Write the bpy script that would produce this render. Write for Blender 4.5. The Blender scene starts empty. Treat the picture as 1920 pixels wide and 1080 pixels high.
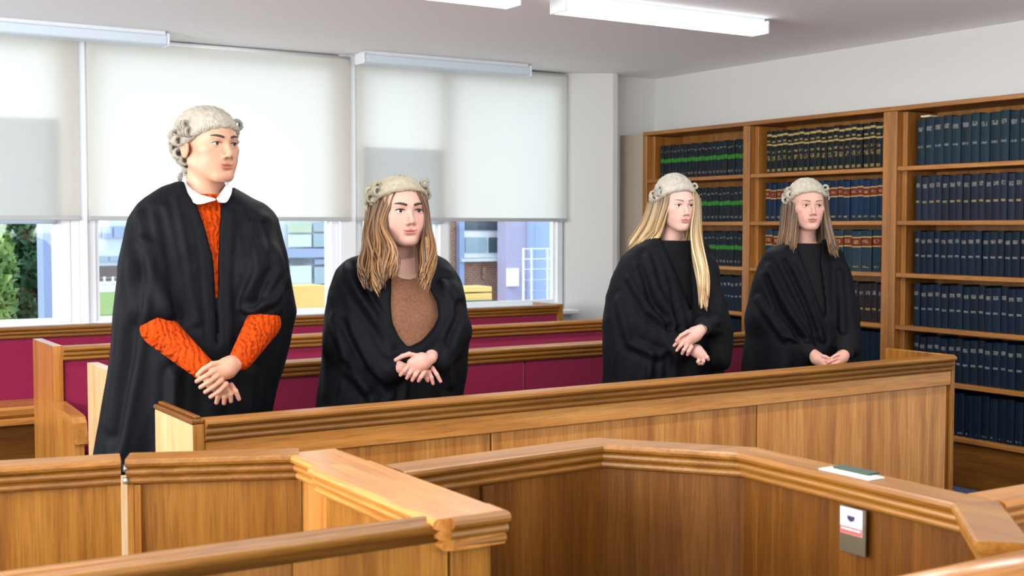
import bpy, math, random
import numpy as np
from mathutils import Vector
random.seed(7); rng = np.random.default_rng(7)
R = math.radians
scn = bpy.context.scene
COL = scn.collection

# ------------------------------------------------------------------ camera
FPX, PITCH, YAW, CAMZ = 2305.0, R(2.86), R(32.3), 1.385
cd = bpy.data.cameras.new('camera'); cam = bpy.data.objects.new('camera', cd); COL.objects.link(cam)
cd.sensor_width = 36.0; cd.lens = 36.0 * FPX / 1920.0; cd.clip_start = 0.05; cd.clip_end = 400
cam.location = (0, 0, CAMZ); cam.rotation_euler = (math.pi/2 - PITCH, 0, -YAW)
scn.camera = cam
cd.dof.use_dof = True; cd.dof.focus_distance = 4.5; cd.dof.aperture_fstop = 5.6

# ------------------------------------------------------------------ world, sun, assumed daylight, added fill lamps, exposure
w = bpy.data.worlds.new('world'); scn.world = w; w.use_nodes = True
wn = w.node_tree.nodes; wl = w.node_tree.links
bg = wn['Background']; bg.inputs['Color'].default_value = (0.80, 0.90, 1.0, 1); bg.inputs['Strength'].default_value = 2.6

def area(name, loc, rot, sx, sy, power, color=(1, 1, 1)):
    l = bpy.data.lights.new(name, 'AREA'); l.shape = 'RECTANGLE'; l.size = sx; l.size_y = sy
    l.energy = power; l.color = color
    o = bpy.data.objects.new(name, l); COL.objects.link(o); o.location = loc; o.rotation_euler = rot
    return o
sl = bpy.data.lights.new('sun', 'SUN'); sl.energy = 3.5; sl.angle = R(1.5); sl.color = (1, .95, .85)
so = bpy.data.objects.new('sun', sl); COL.objects.link(so); so.rotation_euler = (R(48), R(-8), R(-70))
# daylight lamp added for assumed, unseen tall windows of the left-hand wall (behind and left of the camera)
area('left_window_daylight', (-2.25, 2.6, 1.45), (0, R(-90), 0), 1.6, 5.6, 112, (1, .98, .95))
area('left_window_ground_bounce', (-2.24, 2.6, 1.6), (0, R(-128), 0), 1.0, 5.6, 270, (1, .99, .97))  # added uplight to brighten the ceiling; no such source is seen
area('rear_window_ground_bounce', (1.3, -1.69, 1.7), (R(128), 0, 0), 5.5, 1.0, 70, (1, .99, .97))  # second added uplight, lifts the ceiling from behind the camera
area('rear_window_daylight', (1.3, -1.7, 1.75), (R(90), 0, 0), 5.5, 1.3, 28, (1, .985, .96))  # added frontal fill from behind the camera, source unseen
scn.view_settings.view_transform = 'Standard'; scn.view_settings.look = 'None'
scn.view_settings.exposure = 0.0; scn.view_settings.gamma = 1.0
scn.view_settings.use_curve_mapping = False
scn.cycles.use_denoising = True
scn.cycles.max_bounces = 8; scn.cycles.transparent_max_bounces = 12
scn.cycles.sample_clamp_indirect = 6.0

# ------------------------------------------------------------------ material helpers
MATS = {}
def mat(name, color, rough=.6, metal=0, spec=.5, emit=None, estr=0, coat=0, sheen=0):
    m = bpy.data.materials.new(name); m.use_nodes = True
    b = m.node_tree.nodes['Principled BSDF']
    b.inputs['Base Color'].default_value = (*color, 1); b.inputs['Roughness'].default_value = rough
    b.inputs['Metallic'].default_value = metal; b.inputs['Specular IOR Level'].default_value = spec
    b.inputs['Coat Weight'].default_value = coat; b.inputs['Sheen Weight'].default_value = sheen
    if emit: b.inputs['Emission Color'].default_value = (*emit, 1); b.inputs['Emission Strength'].default_value = estr
    MATS[name] = m
    return m
def N(m, t, **kw):
    n = m.node_tree.nodes.new(t)
    for k, v in kw.items():
        if k.startswith('_'): setattr(n, k[1:], v)
        else: n.inputs[k].default_value = v
    return n
def L(m, a, ao, b, bi): m.node_tree.links.new(a.outputs[ao], b.inputs[bi])
def ramp(m, stops):
    r = m.node_tree.nodes.new('ShaderNodeValToRGB'); e = r.color_ramp.elements
    while len(e) < len(stops): e.new(.5)
    for i, (p, c) in enumerate(stops):
        e[i].position = p; e[i].color = (*c, 1)
    return r
def bump(m, src, out, strength, dist=.01):
    b = N(m, 'ShaderNodeBump', Strength=strength, Distance=dist)
    L(m, src, out, b, 'Height'); L(m, b, 'Normal', m.node_tree.nodes['Principled BSDF'], 'Normal'); return b

def wood(name, dark, mid, light, axis, rough=.32, coat=.4, across=34, along=1.6, spec=.5):
    """oiled oak: fibres stretched along one axis, growth figure, pores"""
    m = mat(name, mid, rough, coat=coat, spec=spec); p = m.node_tree.nodes['Principled BSDF']
    p.inputs['Coat Roughness'].default_value = .22
    tc = N(m, 'ShaderNodeTexCoord'); oi = N(m, 'ShaderNodeObjectInfo')
    off = N(m, 'ShaderNodeVectorMath', _operation='SCALE'); off.inputs[0].default_value = (7.3, 3.1, 5.7)
    L(m, oi, 'Random', off, 'Scale')
    add = N(m, 'ShaderNodeVectorMath', _operation='ADD'); L(m, tc, 'Object', add, 0); L(m, off, 0, add, 1)
    def mp(ac, al):
        s = [ac, ac, ac]; s['XYZ'.index(axis)] = al
        q = N(m, 'ShaderNodeMapping'); q.inputs['Scale'].default_value = s; L(m, add, 0, q, 'Vector'); return q
    n1 = N(m, 'ShaderNodeTexNoise', Scale=1.0, Detail=5, Roughness=.62, Distortion=.6); L(m, mp(across, along), 0, n1, 'Vector')
    n2 = N(m, 'ShaderNodeTexNoise', Scale=1.0, Detail=3, Roughness=.5, Distortion=1.6); L(m, mp(6.5, .55), 0, n2, 'Vector')
    n3 = N(m, 'ShaderNodeTexNoise', Scale=1.0, Detail=2, Roughness=.5); L(m, mp(260, 9), 0, n3, 'Vector')
    mx = N(m, 'ShaderNodeMath', _operation='MULTIPLY_ADD'); L(m, n1, 0, mx, 0); mx.inputs[1].default_value = .55
    m2 = N(m, 'ShaderNodeMath', _operation='MULTIPLY'); L(m, n2, 0, m2, 0); m2.inputs[1].default_value = .45
    L(m, m2, 0, mx, 2)
    r = ramp(m, [(.30, dark), (.49, mid), (.68, light)]); L(m, mx, 0, r, 'Fac')
    r3 = ramp(m, [(.36, (.62, .58, .55)), (.52, (1, 1, 1))]); L(m, n3, 0, r3, 'Fac')
    mul = N(m, 'ShaderNodeMix', _data_type='RGBA', _blend_type='MULTIPLY'); mul.inputs[0].default_value = .6
    L(m, r, 0, mul, 6); L(m, r3, 0, mul, 7)
    hv = N(m, 'ShaderNodeHueSaturation'); L(m, mul, 2, hv, 'Color')
    vr = N(m, 'ShaderNodeMapRange'); vr.inputs['To Min'].default_value = .88; vr.inputs['To Max'].default_value = 1.1
    L(m, oi, 'Random', vr, 'Value'); L(m, vr, 0, hv, 'Value'); L(m, hv, 0, p, 'Base Color')
    bump(m, n1, 0, .05, .002)
    return m
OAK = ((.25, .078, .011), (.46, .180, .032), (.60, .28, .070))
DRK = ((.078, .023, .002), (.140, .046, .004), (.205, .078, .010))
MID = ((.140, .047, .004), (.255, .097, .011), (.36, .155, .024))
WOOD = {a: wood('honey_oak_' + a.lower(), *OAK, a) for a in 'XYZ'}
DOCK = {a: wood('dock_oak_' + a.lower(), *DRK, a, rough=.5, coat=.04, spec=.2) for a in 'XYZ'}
LITW = wood('pale_oak_veneer', (.46, .26, .10), (.60, .385, .18), (.70, .49, .27), 'Z')  # lighter copy of the oak; strong side light put into the colour
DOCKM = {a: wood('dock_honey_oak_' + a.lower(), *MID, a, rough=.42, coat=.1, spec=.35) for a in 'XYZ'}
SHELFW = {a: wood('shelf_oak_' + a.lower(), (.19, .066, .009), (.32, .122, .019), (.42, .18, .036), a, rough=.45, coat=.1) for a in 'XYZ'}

def plaster(name, c, rough=.85, s=.02):
    m = mat(name, c, rough, spec=.2)
    n = N(m, 'ShaderNodeTexNoise', Scale=60, Detail=3); bump(m, n, 0, s, .01); return m
M_wall = plaster('wall_paint', (.62, .615, .595)); M_ceil = plaster('ceiling_paint', (.90, .905, .91))
M_white = mat('white_frame', (.80, .82, .84), .35); M_filler = plaster('beige_board', (.36, .30, .24), .6)
M_carpet = mat('blue_carpet', (.05, .075, .14), .95, spec=.1)
n = N(M_carpet, 'ShaderNodeTexNoise', Scale=420, Detail=2); bump(M_carpet, n, 0, .6, .01)
rr = ramp(M_carpet, [(.3, (.025, .045, .10)), (.7, (.10, .13, .21))]); L(M_carpet, n, 0, rr, 'Fac'); L(M_carpet, rr, 0, M_carpet.node_tree.nodes['Principled BSDF'], 'Base Color')
M_red = mat('crimson_upholstery', (.23, .004, .042), .8, spec=.2, sheen=.3)
n = N(M_red, 'ShaderNodeTexNoise', Scale=500, Detail=2); bump(M_red, n, 0, .25, .004)
M_black = mat('black_trim', (.01, .01, .012), .4); M_metal = mat('brushed_metal', (.55, .53, .48), .4, .9)

# ------------------------------------------------------------------ object helpers
def wloc(o):
    v = np.zeros(3)
    while o is not None:
        v += np.array(o.location); o = o.parent
    return v
def thing(name, label, cat, loc=(0, 0, 0), group=None, kind=None):
    o = bpy.data.objects.new(name, None); COL.objects.link(o); o.location = loc; o.empty_display_size = .1
    tag(o, label, cat, group, kind); return o
def tag(o, label=None, cat=None, group=None, kind=None):
    if label: o['label'] = label
    if cat: o['category'] = cat
    if group: o['group'] = group
    if kind: o['kind'] = kind
    return o
def obj(name, verts, faces, material, parent=None, smooth=False, loc=None, tint=None):
    """verts in world space; the object sits at its parent's base (or at loc)"""
    base = wloc(parent) if parent is not None else np.zeros(3)
    l = np.zeros(3) if loc is None else np.array(loc, float) - base
    v = np.asarray(verts, float) - base - l
    me = bpy.data.meshes.new(name); me.from_pydata(v.tolist(), [], [list(map(int, f)) for f in faces])
    if material is not None:
        for q in (material if isinstance(material, (list, tuple)) else [material]): me.materials.append(q)
    if smooth: me.polygons.foreach_set('use_smooth', [True] * len(me.polygons))
    if tint is not None:
        at = me.color_attributes.new('tint', 'FLOAT_COLOR', 'POINT')
        c = np.ones((len(v), 4), np.float32); c[:, :3] = tint; at.data.foreach_set('color', c.ravel())
    me.update()
    o = bpy.data.objects.new(name, me); COL.objects.link(o); o.location = l
    if parent is not None: o.parent = parent
    return o
class MB:
    def __init__(s): s.v = []; s.f = []
    def add(s, v, f):
        b = len(s.v); s.v += [tuple(map(float, q)) for q in v]; s.f += [tuple(i + b for i in q) for q in f]; return s
    def box(s, x0, x1, y0, y1, z0, z1):
        return s.add([(x0, y0, z0), (x1, y0, z0), (x1, y1, z0), (x0, y1, z0), (x0, y0, z1), (x1, y0, z1), (x1, y1, z1), (x0, y1, z1)],
                     [(0, 3, 2, 1), (4, 5, 6, 7), (0, 1, 5, 4), (1, 2, 6, 5), (2, 3, 7, 6), (3, 0, 4, 7)])
    def bbox(s, x0, x1, y0, y1, z0, z1, b=.004):
        """box with chamfered edges"""
        vs = []; X = (x0, x1); Y = (y0, y1); Z = (z0, z1)
        idx = {}
        for i in (0, 1):
            for j in (0, 1):
                for k in (0, 1):
                    sx, sy, sz = (1 - 2*i)*b, (1 - 2*j)*b, (1 - 2*k)*b
                    for a, d in enumerate(((0, sy, sz), (sx, 0, sz), (sx, sy, 0))):
                        idx[i, j, k, a] = len(vs); vs.append((X[i] + d[0], Y[j] + d[1], Z[k] + d[2]))
        fs = []
        for i in (0, 1):
            q = [idx[i, 0, 0, 0], idx[i, 1, 0, 0], idx[i, 1, 1, 0], idx[i, 0, 1, 0]]; fs.append(q if i else q[::-1])
            q = [idx[0, i, 0, 1], idx[0, i, 1, 1], idx[1, i, 1, 1], idx[1, i, 0, 1]]; fs.append(q if i else q[::-1])
            q = [idx[0, 0, i, 2], idx[1, 0, i, 2], idx[1, 1, i, 2], idx[0, 1, i, 2]]; fs.append(q if i else q[::-1])
        for i in (0, 1):
            for j in (0, 1):
                q = [idx[i, j, 0, 0], idx[i, j, 1, 0], idx[i, j, 1, 1], idx[i, j, 0, 1]]; fs.append(q if i == j else q[::-1])
                q = [idx[i, 0, j, 0], idx[i, 1, j, 0], idx[i, 1, j, 2], idx[i, 0, j, 2]]; fs.append(q if i != j else q[::-1])
                q = [idx[0, i, j, 1], idx[1, i, j, 1], idx[1, i, j, 2], idx[0, i, j, 2]]; fs.append(q if i == j else q[::-1])
                for k in (0, 1):
                    q = [idx[i, j, k, 0], idx[i, j, k, 1], idx[i, j, k, 2]]; fs.append(q if (i + j + k) % 2 == 0 else q[::-1])
        return s.add(vs, fs)
    def prism(s, pts, axis, a0, a1):
        """polygon pts in the other two axes, extruded along axis from a0 to a1"""
        n = len(pts)
        def P(p, a): return {'X': (a, p[0], p[1]), 'Y': (p[0], a, p[1]), 'Z': (p[0], p[1], a)}[axis]
        v = [P(p, a0) for p in pts] + [P(p, a1) for p in pts]
        f = [tuple(range(n))[::-1], tuple(range(n, 2*n))] + [(i, (i+1) % n, n + (i+1) % n, n + i) for i in range(n)]
        return s.add(v, f)
    def tube(s, pts, rad, n=6, flat=1.0, up=(0, 0, 1), cap=True):
        pts = np.asarray(pts, float); m = len(pts); rad = np.broadcast_to(np.asarray(rad, float), (m,))
        t = np.gradient(pts, axis=0); t /= np.linalg.norm(t, axis=1)[:, None] + 1e-9
        u = np.asarray(up, float); vs = []
        u0 = u - t[0] * (u @ t[0])
        if np.linalg.norm(u0) < 1e-3: u0 = np.array([1., .2, 0]) - t[0] * t[0][0]
        for i in range(m):
            u0 = u0 - t[i] * (u0 @ t[i]); u0 /= np.linalg.norm(u0) + 1e-9; b = np.cross(t[i], u0)
            for k in range(n):
                a = 2*math.pi*k/n; vs.append(pts[i] + rad[i]*(math.cos(a)*u0*flat + math.sin(a)*b))
        fs = [(i*n + k, i*n + (k+1) % n, (i+1)*n + (k+1) % n, (i+1)*n + k) for i in range(m-1) for k in range(n)]
        if cap: fs += [tuple(range(n))[::-1], tuple(range((m-1)*n, m*n))]
        return s.add(vs, fs)
    def build(s, name, material, parent=None, smooth=False, loc=None):
        return obj(name, s.v, s.f, material, parent, smooth, loc)

def sweep(profile, path, closed=False):
    """mitred sweep of a (u, z) profile along a plan path; u is measured to the RIGHT of travel. returns one (v, f) per segment"""
    P = [np.array(p, float) for p in path]; n = len(P); out = []
    d = [(P[(i+1) % n] - P[i]) / np.linalg.norm(P[(i+1) % n] - P[i]) for i in range(n if closed else n - 1)]
    nr = [np.array([q[1], -q[0]]) for q in d]
    def sec(i):
        if closed: a, b = nr[i-1], nr[i % n]
        elif i == 0: a = b = nr[0]
        elif i == n - 1: a = b = nr[-1]
        else: a, b = nr[i-1], nr[i]
        m = (a + b); m /= (m @ a)
        return [(*(P[i % n] + m*u), z) for u, z in profile]
    k = len(profile)
    for i in range(len(d)):
        v = sec(i) + sec(i + 1)
        f = [(j, (j+1) % k, k + (j+1) % k, k + j) for j in range(k)] + [tuple(range(k))[::-1], tuple(range(k, 2*k))]
        out.append((v, f))
    return out
def arc(cx, cz, r, a0, a1, n=5): return [(cx + r*math.cos(R(a0 + (a1-a0)*i/n)), cz + r*math.sin(R(a0 + (a1-a0)*i/n))) for i in range(n+1)]
def mould(zt, back, out=.0, n=4):
    """three-reeded top rail: flat top, reeds stepping in below; u=0 is the panel face"""
    p = [(-back, zt - .062), (-back, zt - .002), (-back + .003, zt), (.022 + out, zt)]
    p += arc(.020 + out, zt - .010, .010, 80, -80, n) + [(.013 + out, zt - .021)]
    p += arc(.012 + out, zt - .031, .009, 70, -80, n) + [(.006 + out, zt - .041)]
    p += arc(.004 + out, zt - .051, .009, 70, -90, n) + [(0, zt - .062)]
    return p
# ------------------------------------------------------------------ room shell
ZC = 2.47; XR = 5.77; YW = 7.16; XL = -2.3; YB = -1.8
def struct(name, mb, m, label=None, parent=None):
    o = mb.build(name, m, parent)
    if parent is None: tag(o, label, None, None, 'structure')
    return o
struct('floor', MB().box(XL - .1, XR + .15, YB - .1, YW + .2, -.08, 0), M_carpet, 'dark blue carpeted floor')
struct('ceiling', MB().box(XL - .1, XR + .15, YB - .1, YW + .25, ZC, ZC + .1), M_ceil, 'smooth white ceiling')
struct('wall_right', MB().box(XR, XR + .12, YB - .1, YW + .2, 0, ZC), M_wall, 'plain off-white wall above the bookcases')
wl_ = MB().box(XL - .12, XL, YB, YW, 0, .85).box(XL - .12, XL, YB, YW, 2.42, ZC).box(XL - .12, XL, 5.5, YW, .85, 2.42).box(XL - .12, XL, YB, -.3, .85, 2.42)  # opening left for the assumed windows; none of them is in view
struct('wall_left', wl_, M_wall, 'off-white wall with tall windows left of the benches')
wb_ = MB().box(XL, XR, YB - .12, YB, 0, 1.05).box(XL, XR, YB - .12, YB, 2.42, ZC).box(XL, -1.5, YB - .12, YB, 1.05, 2.42).box(4.1, XR, YB - .12, YB, 1.05, 2.42)  # long window opening added behind the camera, not in view
struct('wall_back', wb_, M_wall, 'off-white wall with a long window behind the benches')
# window wall: apron below the sill, head, pier with splayed reveal, return to the corner
ZS = .80
ww = MB().box(XL, 5.02, YW, YW + .22, 0, ZS - .03)
ww.prism([(5.02, 7.22), (5.30, 7.04), (5.34, 7.04), (5.34, YW), (XR, YW), (XR, YW + .22), (5.02, YW + .22)], 'Z', 0, ZC)
ww.box(XL, .2, YW, YW + .22, ZS - .03, ZC)
struct('wall_window', ww, M_wall, 'white wall under and beside the big windows')

# glass
M_glass = bpy.data.materials.new('window_glass'); M_glass.use_nodes = True
g = M_glass.node_tree; g.nodes.remove(g.nodes['Principled BSDF'])
tr = g.nodes.new('ShaderNodeBsdfTransparent'); tr.inputs[0].default_value = (.93, .96, .97, 1)
gl = g.nodes.new('ShaderNodeBsdfGlossy'); gl.inputs['Roughness'].default_value = .02
mx = g.nodes.new('ShaderNodeMixShader'); mx.inputs[0].default_value = .05
g.links.new(tr.outputs[0], mx.inputs[1]); g.links.new(gl.outputs[0], mx.inputs[2]); g.links.new(mx.outputs[0], g.nodes['Material Output'].inputs[0])
# roller-blind fabric: lets light through, a little see-through
M_blind = bpy.data.materials.new('roller_blind_fabric'); M_blind.use_nodes = True
g = M_blind.node_tree; g.nodes.remove(g.nodes['Principled BSDF'])
df = g.nodes.new('ShaderNodeBsdfDiffuse'); df.inputs[0].default_value = (.84, .83, .80, 1)
tl = g.nodes.new('ShaderNodeBsdfTranslucent'); tl.inputs[0].default_value = (.96, .94, .89, 1)
tp = g.nodes.new('ShaderNodeBsdfTransparent'); tp.inputs[0].default_value = (1, .98, .95, 1)
m1 = g.nodes.new('ShaderNodeMixShader'); m1.inputs[0].default_value = .72
m2 = g.nodes.new('ShaderNodeMixShader'); m2.inputs[0].default_value = .13
g.links.new(df.outputs[0], m1.inputs[1]); g.links.new(tl.outputs[0], m1.inputs[2])
g.links.new(m1.outputs[0], m2.inputs[1]); g.links.new(tp.outputs[0], m2.inputs[2]); g.links.new(m2.outputs[0], g.nodes['Material Output'].inputs[0])
M_rail = mat('blind_bottom_bar', (.42, .42, .42), .5); M_shade_board = bpy.data.materials.new('frosted_infill'); M_shade_board.use_nodes = True  # translucent sheet for the added boards that grey the blinds
g = M_shade_board.node_tree; g.nodes.remove(g.nodes['Principled BSDF'])
tl = g.nodes.new('ShaderNodeBsdfTranslucent'); tl.inputs[0].default_value = (.66, .68, .70, 1)
g.links.new(tl.outputs[0], g.nodes['Material Output'].inputs[0])

YG = 7.27
wins = [(.30, 1.66, [1.575]), (1.70, 3.26, []), (3.37, 5.0, [4.03])]
M_frame2 = mat('window_frame_white', (.78, .81, .84), .4)
for i, (x0, x1, mul) in enumerate(wins):
    root = thing('window_%d' % (i+1), ['white framed window at the left with hedge outside', 'wide white framed window behind the standing man', 'white framed window nearest the bookcases'][i], None, ((x0+x1)/2, YG, ZS), kind='structure')
    fw = .05
    m = MB()
    m.bbox(x0, x0 + fw, YG - .04, YG + .04, ZS, ZC - .005).bbox(x1 - fw, x1, YG - .04, YG + .04, ZS, ZC - .005)
    m.bbox(x0 + fw, x1 - fw, YG - .04, YG + .04, ZS, ZS + .045).bbox(x0 + fw, x1 - fw, YG - .04, YG + .04, ZC - .06, ZC - .005)
    m.build('frame', M_frame2, root)
    xs = [x0 + fw] + [q for c in mul for q in (c - .035, c + .035)] + [x1 - fw]
    for c in mul: MB().bbox(c - .035, c + .035, YG - .045, YG + .045, ZS + .045, ZC - .06).build('mullion', M_frame2, root)
    for a, b in zip(xs[::2], xs[1::2]):
        MB().box(a, b, YG - .004, YG + .004, ZS + .045, ZC - .06).build('pane', M_glass, root)
        s = MB(); t = .022
        s.box(a, a + t, YG - .02, YG + .02, ZS + .045, ZC - .06).box(b - t, b, YG - .02, YG + .02, ZS + .045, ZC - .06)
        s.box(a + t, b - t, YG - .02, YG + .02, ZS + .045, ZS + .045 + t).box(a + t, b - t, YG - .02, YG + .02, ZC - .06 - t, ZC - .06)
        s.build('sash', M_white, root)
    if i == 0: MB().box(.36, 1.535, 7.200, 7.212, 1.40, 1.99).build('infill_board', M_shade_board, root)  # added board, unseen itself; makes the grey area on the left blind
    if i == 2: MB().box(3.43, 3.99, 7.200, 7.212, 1.40, 1.90).build('infill_board', M_shade_board, root)  # added board again, for the grey patch on the third blind
for i, (a, b) in enumerate([(1.66, 1.70), (3.26, 3.37)]):
    tag(MB().bbox(a, b, YG - .07, YG + .05, ZS, ZC).build('trim_%d' % (i+1), M_frame2), 'white post between two windows', None, None, 'structure')
tag(MB().bbox(.2, 5.03, 7.06, YG + .03, ZS - .03, ZS, .006).build('trim_3', M_white), 'white window sill behind the rear pew', None, None, 'structure')

# roller blinds, each with tube, fabric and bottom bar
for i, (a, b, lab) in enumerate([(.32, 1.655, 'white roller blind at the far left with a grey shadowed lower half'),
                                 (1.705, 3.325, 'wide white roller blind behind the man in the orange jumper'),
                                 (3.375, 5.0, 'white roller blind beside the white pier, grey patch at its lower left')]):
    r = thing('roller_blind', lab, 'blind', ((a+b)/2, 7.19, ZC), 'roller blinds')
    YB_ = 7.185
    MB().box(a, b, YB_, YB_ + .0012, 1.44, ZC - .03).build('blind_fabric', M_blind, r)
    MB().bbox(a, b, YB_ - .008, YB_ + .010, 1.42, 1.444, .003).build('bottom_bar', M_rail, r)
    MB().tube([(a, YB_ + .022, ZC - .024), (b, YB_ + .022, ZC - .024)], .02, 10).build('roller_tube', M_white, r, True)

# ------------------------------------------------------------------ ceiling light battens
M_diff_on = mat('lit_opal_diffuser', (.9, .92, .95), .4, emit=(.92, .96, 1), estr=2.6)
M_diff_off = mat('opal_diffuser', (.62, .70, .78), .35)
M_body = mat('batten_body', (.72, .74, .77), .4)
def batten(x0, x1, y, on, label):
    t = thing('light_batten', label, 'ceiling light', ((x0+x1)/2, y, ZC), 'ceiling light battens')
    MB().bbox(x0 + .02, x1 - .02, y + .012, y + .112, ZC - .022, ZC, .003).build('mounting_plate', M_body, t)
    MB().bbox(x0 + .012, x1 - .012, y, y + .125, ZC - .078, ZC - .020, .008).build('diffuser', M_diff_on if on else M_diff_off, t)
    for a, b in ((x0, x0 + .014), (x1 - .014, x1)): MB().bbox(a, b, y - .002, y + .127, ZC - .080, ZC - .012, .003).build('end_cap', M_body if not on else M_white, t)
batten(3.30, 4.60, 4.76, True, 'brightly lit linear ceiling light at the top right')
batten(1.72, 3.06, 4.76, True, 'ceiling light just cut off by the top edge of the picture')
batten(.86, 2.08, 6.85, False, 'pale blue unlit ceiling light at the far left before the blinds')
batten(3.30, 4.54, 6.93, False, 'pale blue unlit ceiling light before the middle of the blinds')
for nm, xx, yy in (('l1', 3.95, 4.82), ('l2', 2.4, 4.82), ('l3', 1.0, 2.67), ('l4', 2.4, 2.67), ('l5', 3.95, 2.67)):
    area('batten_light_' + nm, (xx, yy, ZC - .085), (0, 0, 0), 1.2, .1, 16 if yy > 4 else 19, (.97, .985, 1))  # lamps below the diffusers; the nearer three serve the assumed row
batten(.35, 1.65, 2.61, True, 'lit linear ceiling light above the dock'); batten(1.72, 3.06, 2.61, True, 'lit linear ceiling light above the witness box'); batten(3.30, 4.60, 2.61, True, 'lit linear ceiling light above the right end of the long desk')  # unseen row, assumed at the same spacing; added to light the desk front

# ------------------------------------------------------------------ front counsel bench (long panelled desk)
ZT = .865
def counsel_bench():
    X0, X1, YF, YE = 1.025, 4.165, 3.235, 3.575
    t = thing('counsel_bench', 'long panelled oak desk front the four gowned people stand behind', 'desk', ((X0+X1)/2, YF, 0))
    v, f = sweep(mould(ZT, .038), [(X0 + .035, YF), (X1 - .02, YF)])[0]; obj('top_moulding', v, f, DOCKM['X'], t)
    MB().bbox(X0 + .035, X1 - .022, YF - .004, YF + .03, .745, ZT - .0625, .003).build('frieze_rail', WOOD['X'], t)
    for a, b in ((X0 + .036, 1.97), (1.976, 3.09), (3.096, X1 - .034)):
        MB().bbox(a, b, YF + .008, YF + .026, .10, .744, .002).build('panel', WOOD['Z'], t)
    for x in (1.973, 3.093): MB().box(x - .003, x + .003, YF + .012, YF + .026, .10, .744).build('joint_strip', DOCK['Z'], t)
    MB().bbox(X0 + .035, X1 - .022, YF, YF + .03, 0, .099, .003).build('skirting', WOOD['X'], t)
    # left end: solid end panel with moulded cap and front stile
    MB().bbox(X0, X0 + .030, YF - .003, YE, 0, ZT - .012, .003).build('end_panel', LITW, t)
    MB().bbox(X0 + .002, X0 + .034, YF - .007, YF - .0035, 0, ZT - .012, .001).build('end_stile', DOCKM['Z'], t)
    MB().bbox(X0 - .004, X0 + .036, YF - .008, YE + .004, ZT - .012, ZT + .002, .004).build('end_cap', DOCK['Y'], t)
    MB().bbox(X0 + .010, X0 + .026, YF - .002, YE, ZT + .002, ZT + .010, .003).build('end_bead', DOCK['Y'], t)
    MB().bbox(X1 - .020, X1, YF - .006, YE, 0, ZT + .002, .003).build('end_panel', DOCKM['Z'], t)
    MB().bbox(X1 - .033, X1 - .021, YF + .006, YF + .03, .1, .80, .001).build('shadow_gap_strip', DOCK['Z'], t)
    MB().bbox(X0 + .03, X1 - .02, YF + .036, YE - .02, .70, .722, .003).build('desk_top', WOOD['X'], t)
counsel_bench()

# ------------------------------------------------------------------ pews
def pew(X0, X1, YF, label, depth=.33, endL=True, endR=True, hard=False):
    """YF is the front of the backrest; seat comes forward (-Y), a desk shelf behind"""
    t = thing('court_pew', label, 'pew', ((X0+X1)/2, YF, 0), 'upholstered court pews')
    v, f = sweep(mould(ZT, .06), [(X0 + .04 * endL, YF), (X1 - .04 * endR, YF)])[0]; obj('top_rail', v, f, DOCKM['X'], t)
    n = max(1, round((X1 - X0) / 1.5)); w_ = (X1 - X0 - .08) / n
    for k in range(n):
        a = X0 + .04 + k*w_
        MB().bbox(a + .002, a + w_ - .002, YF + .004, YF + .045, .46, ZT - .064, .008).build('back_cushion', M_red, t)
        MB().bbox(a + .002, a + w_ - .002, YF - .30, YF + .002, .435, .49, .015).build('seat_cushion' if not hard else 'seat_plank', M_red if not hard else WOOD['X'], t)
    MB().bbox(X0 + .04, X1 - .04, YF + .046, YF + .066, .05, ZT - .063, .002).build('back_board', WOOD['X'], t)
    MB().bbox(X0 + .04, X1 - .04, YF - .315, YF + .04, .40, .434, .004).build('seat_board', WOOD['X'], t)
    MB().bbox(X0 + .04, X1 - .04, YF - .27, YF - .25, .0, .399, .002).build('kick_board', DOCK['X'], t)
    MB().bbox(X0 + .04, X1 - .04, YF + .07, YF + depth - .01, .70, .722, .003).build('book_ledge', WOOD['X'], t)
    for on, x in ((endL, X0), (endR, X1 - .04)):
        if not on: continue
        pr = [(YF - .37, 0), (YF - .37, .50), (YF - .345, .545), (YF - .345, .575), (YF - .02, .595), (YF - .006, .60), (YF - .006, ZT + .004), (YF + depth, ZT + .004), (YF + depth, 0)]
        MB().prism(pr, 'X', x, x + .04).build('end_panel', LITW if YF < 5 else WOOD['Z'], t)
        MB().prism([(YF - .40, .50), (YF - .385, .585), (YF - .36, .606), (YF - .33, .612), (YF - .008, .628), (YF - .008, .598), (YF - .345, .578), (YF - .37, .50)], 'X', x - .008, x + .048).build('armrest', WOOD['Y'], t)
pew(1.12, 4.66, 4.46, 'red upholstered pew directly behind the four gowned people')
pew(1.15, 4.66, 5.53, 'red upholstered pew in the middle row with its armrest showing at the left', .42)
pew(-.6, 4.66, 6.74, 'red upholstered pew in the rear row under the windows', .30, True, True, True)

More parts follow.
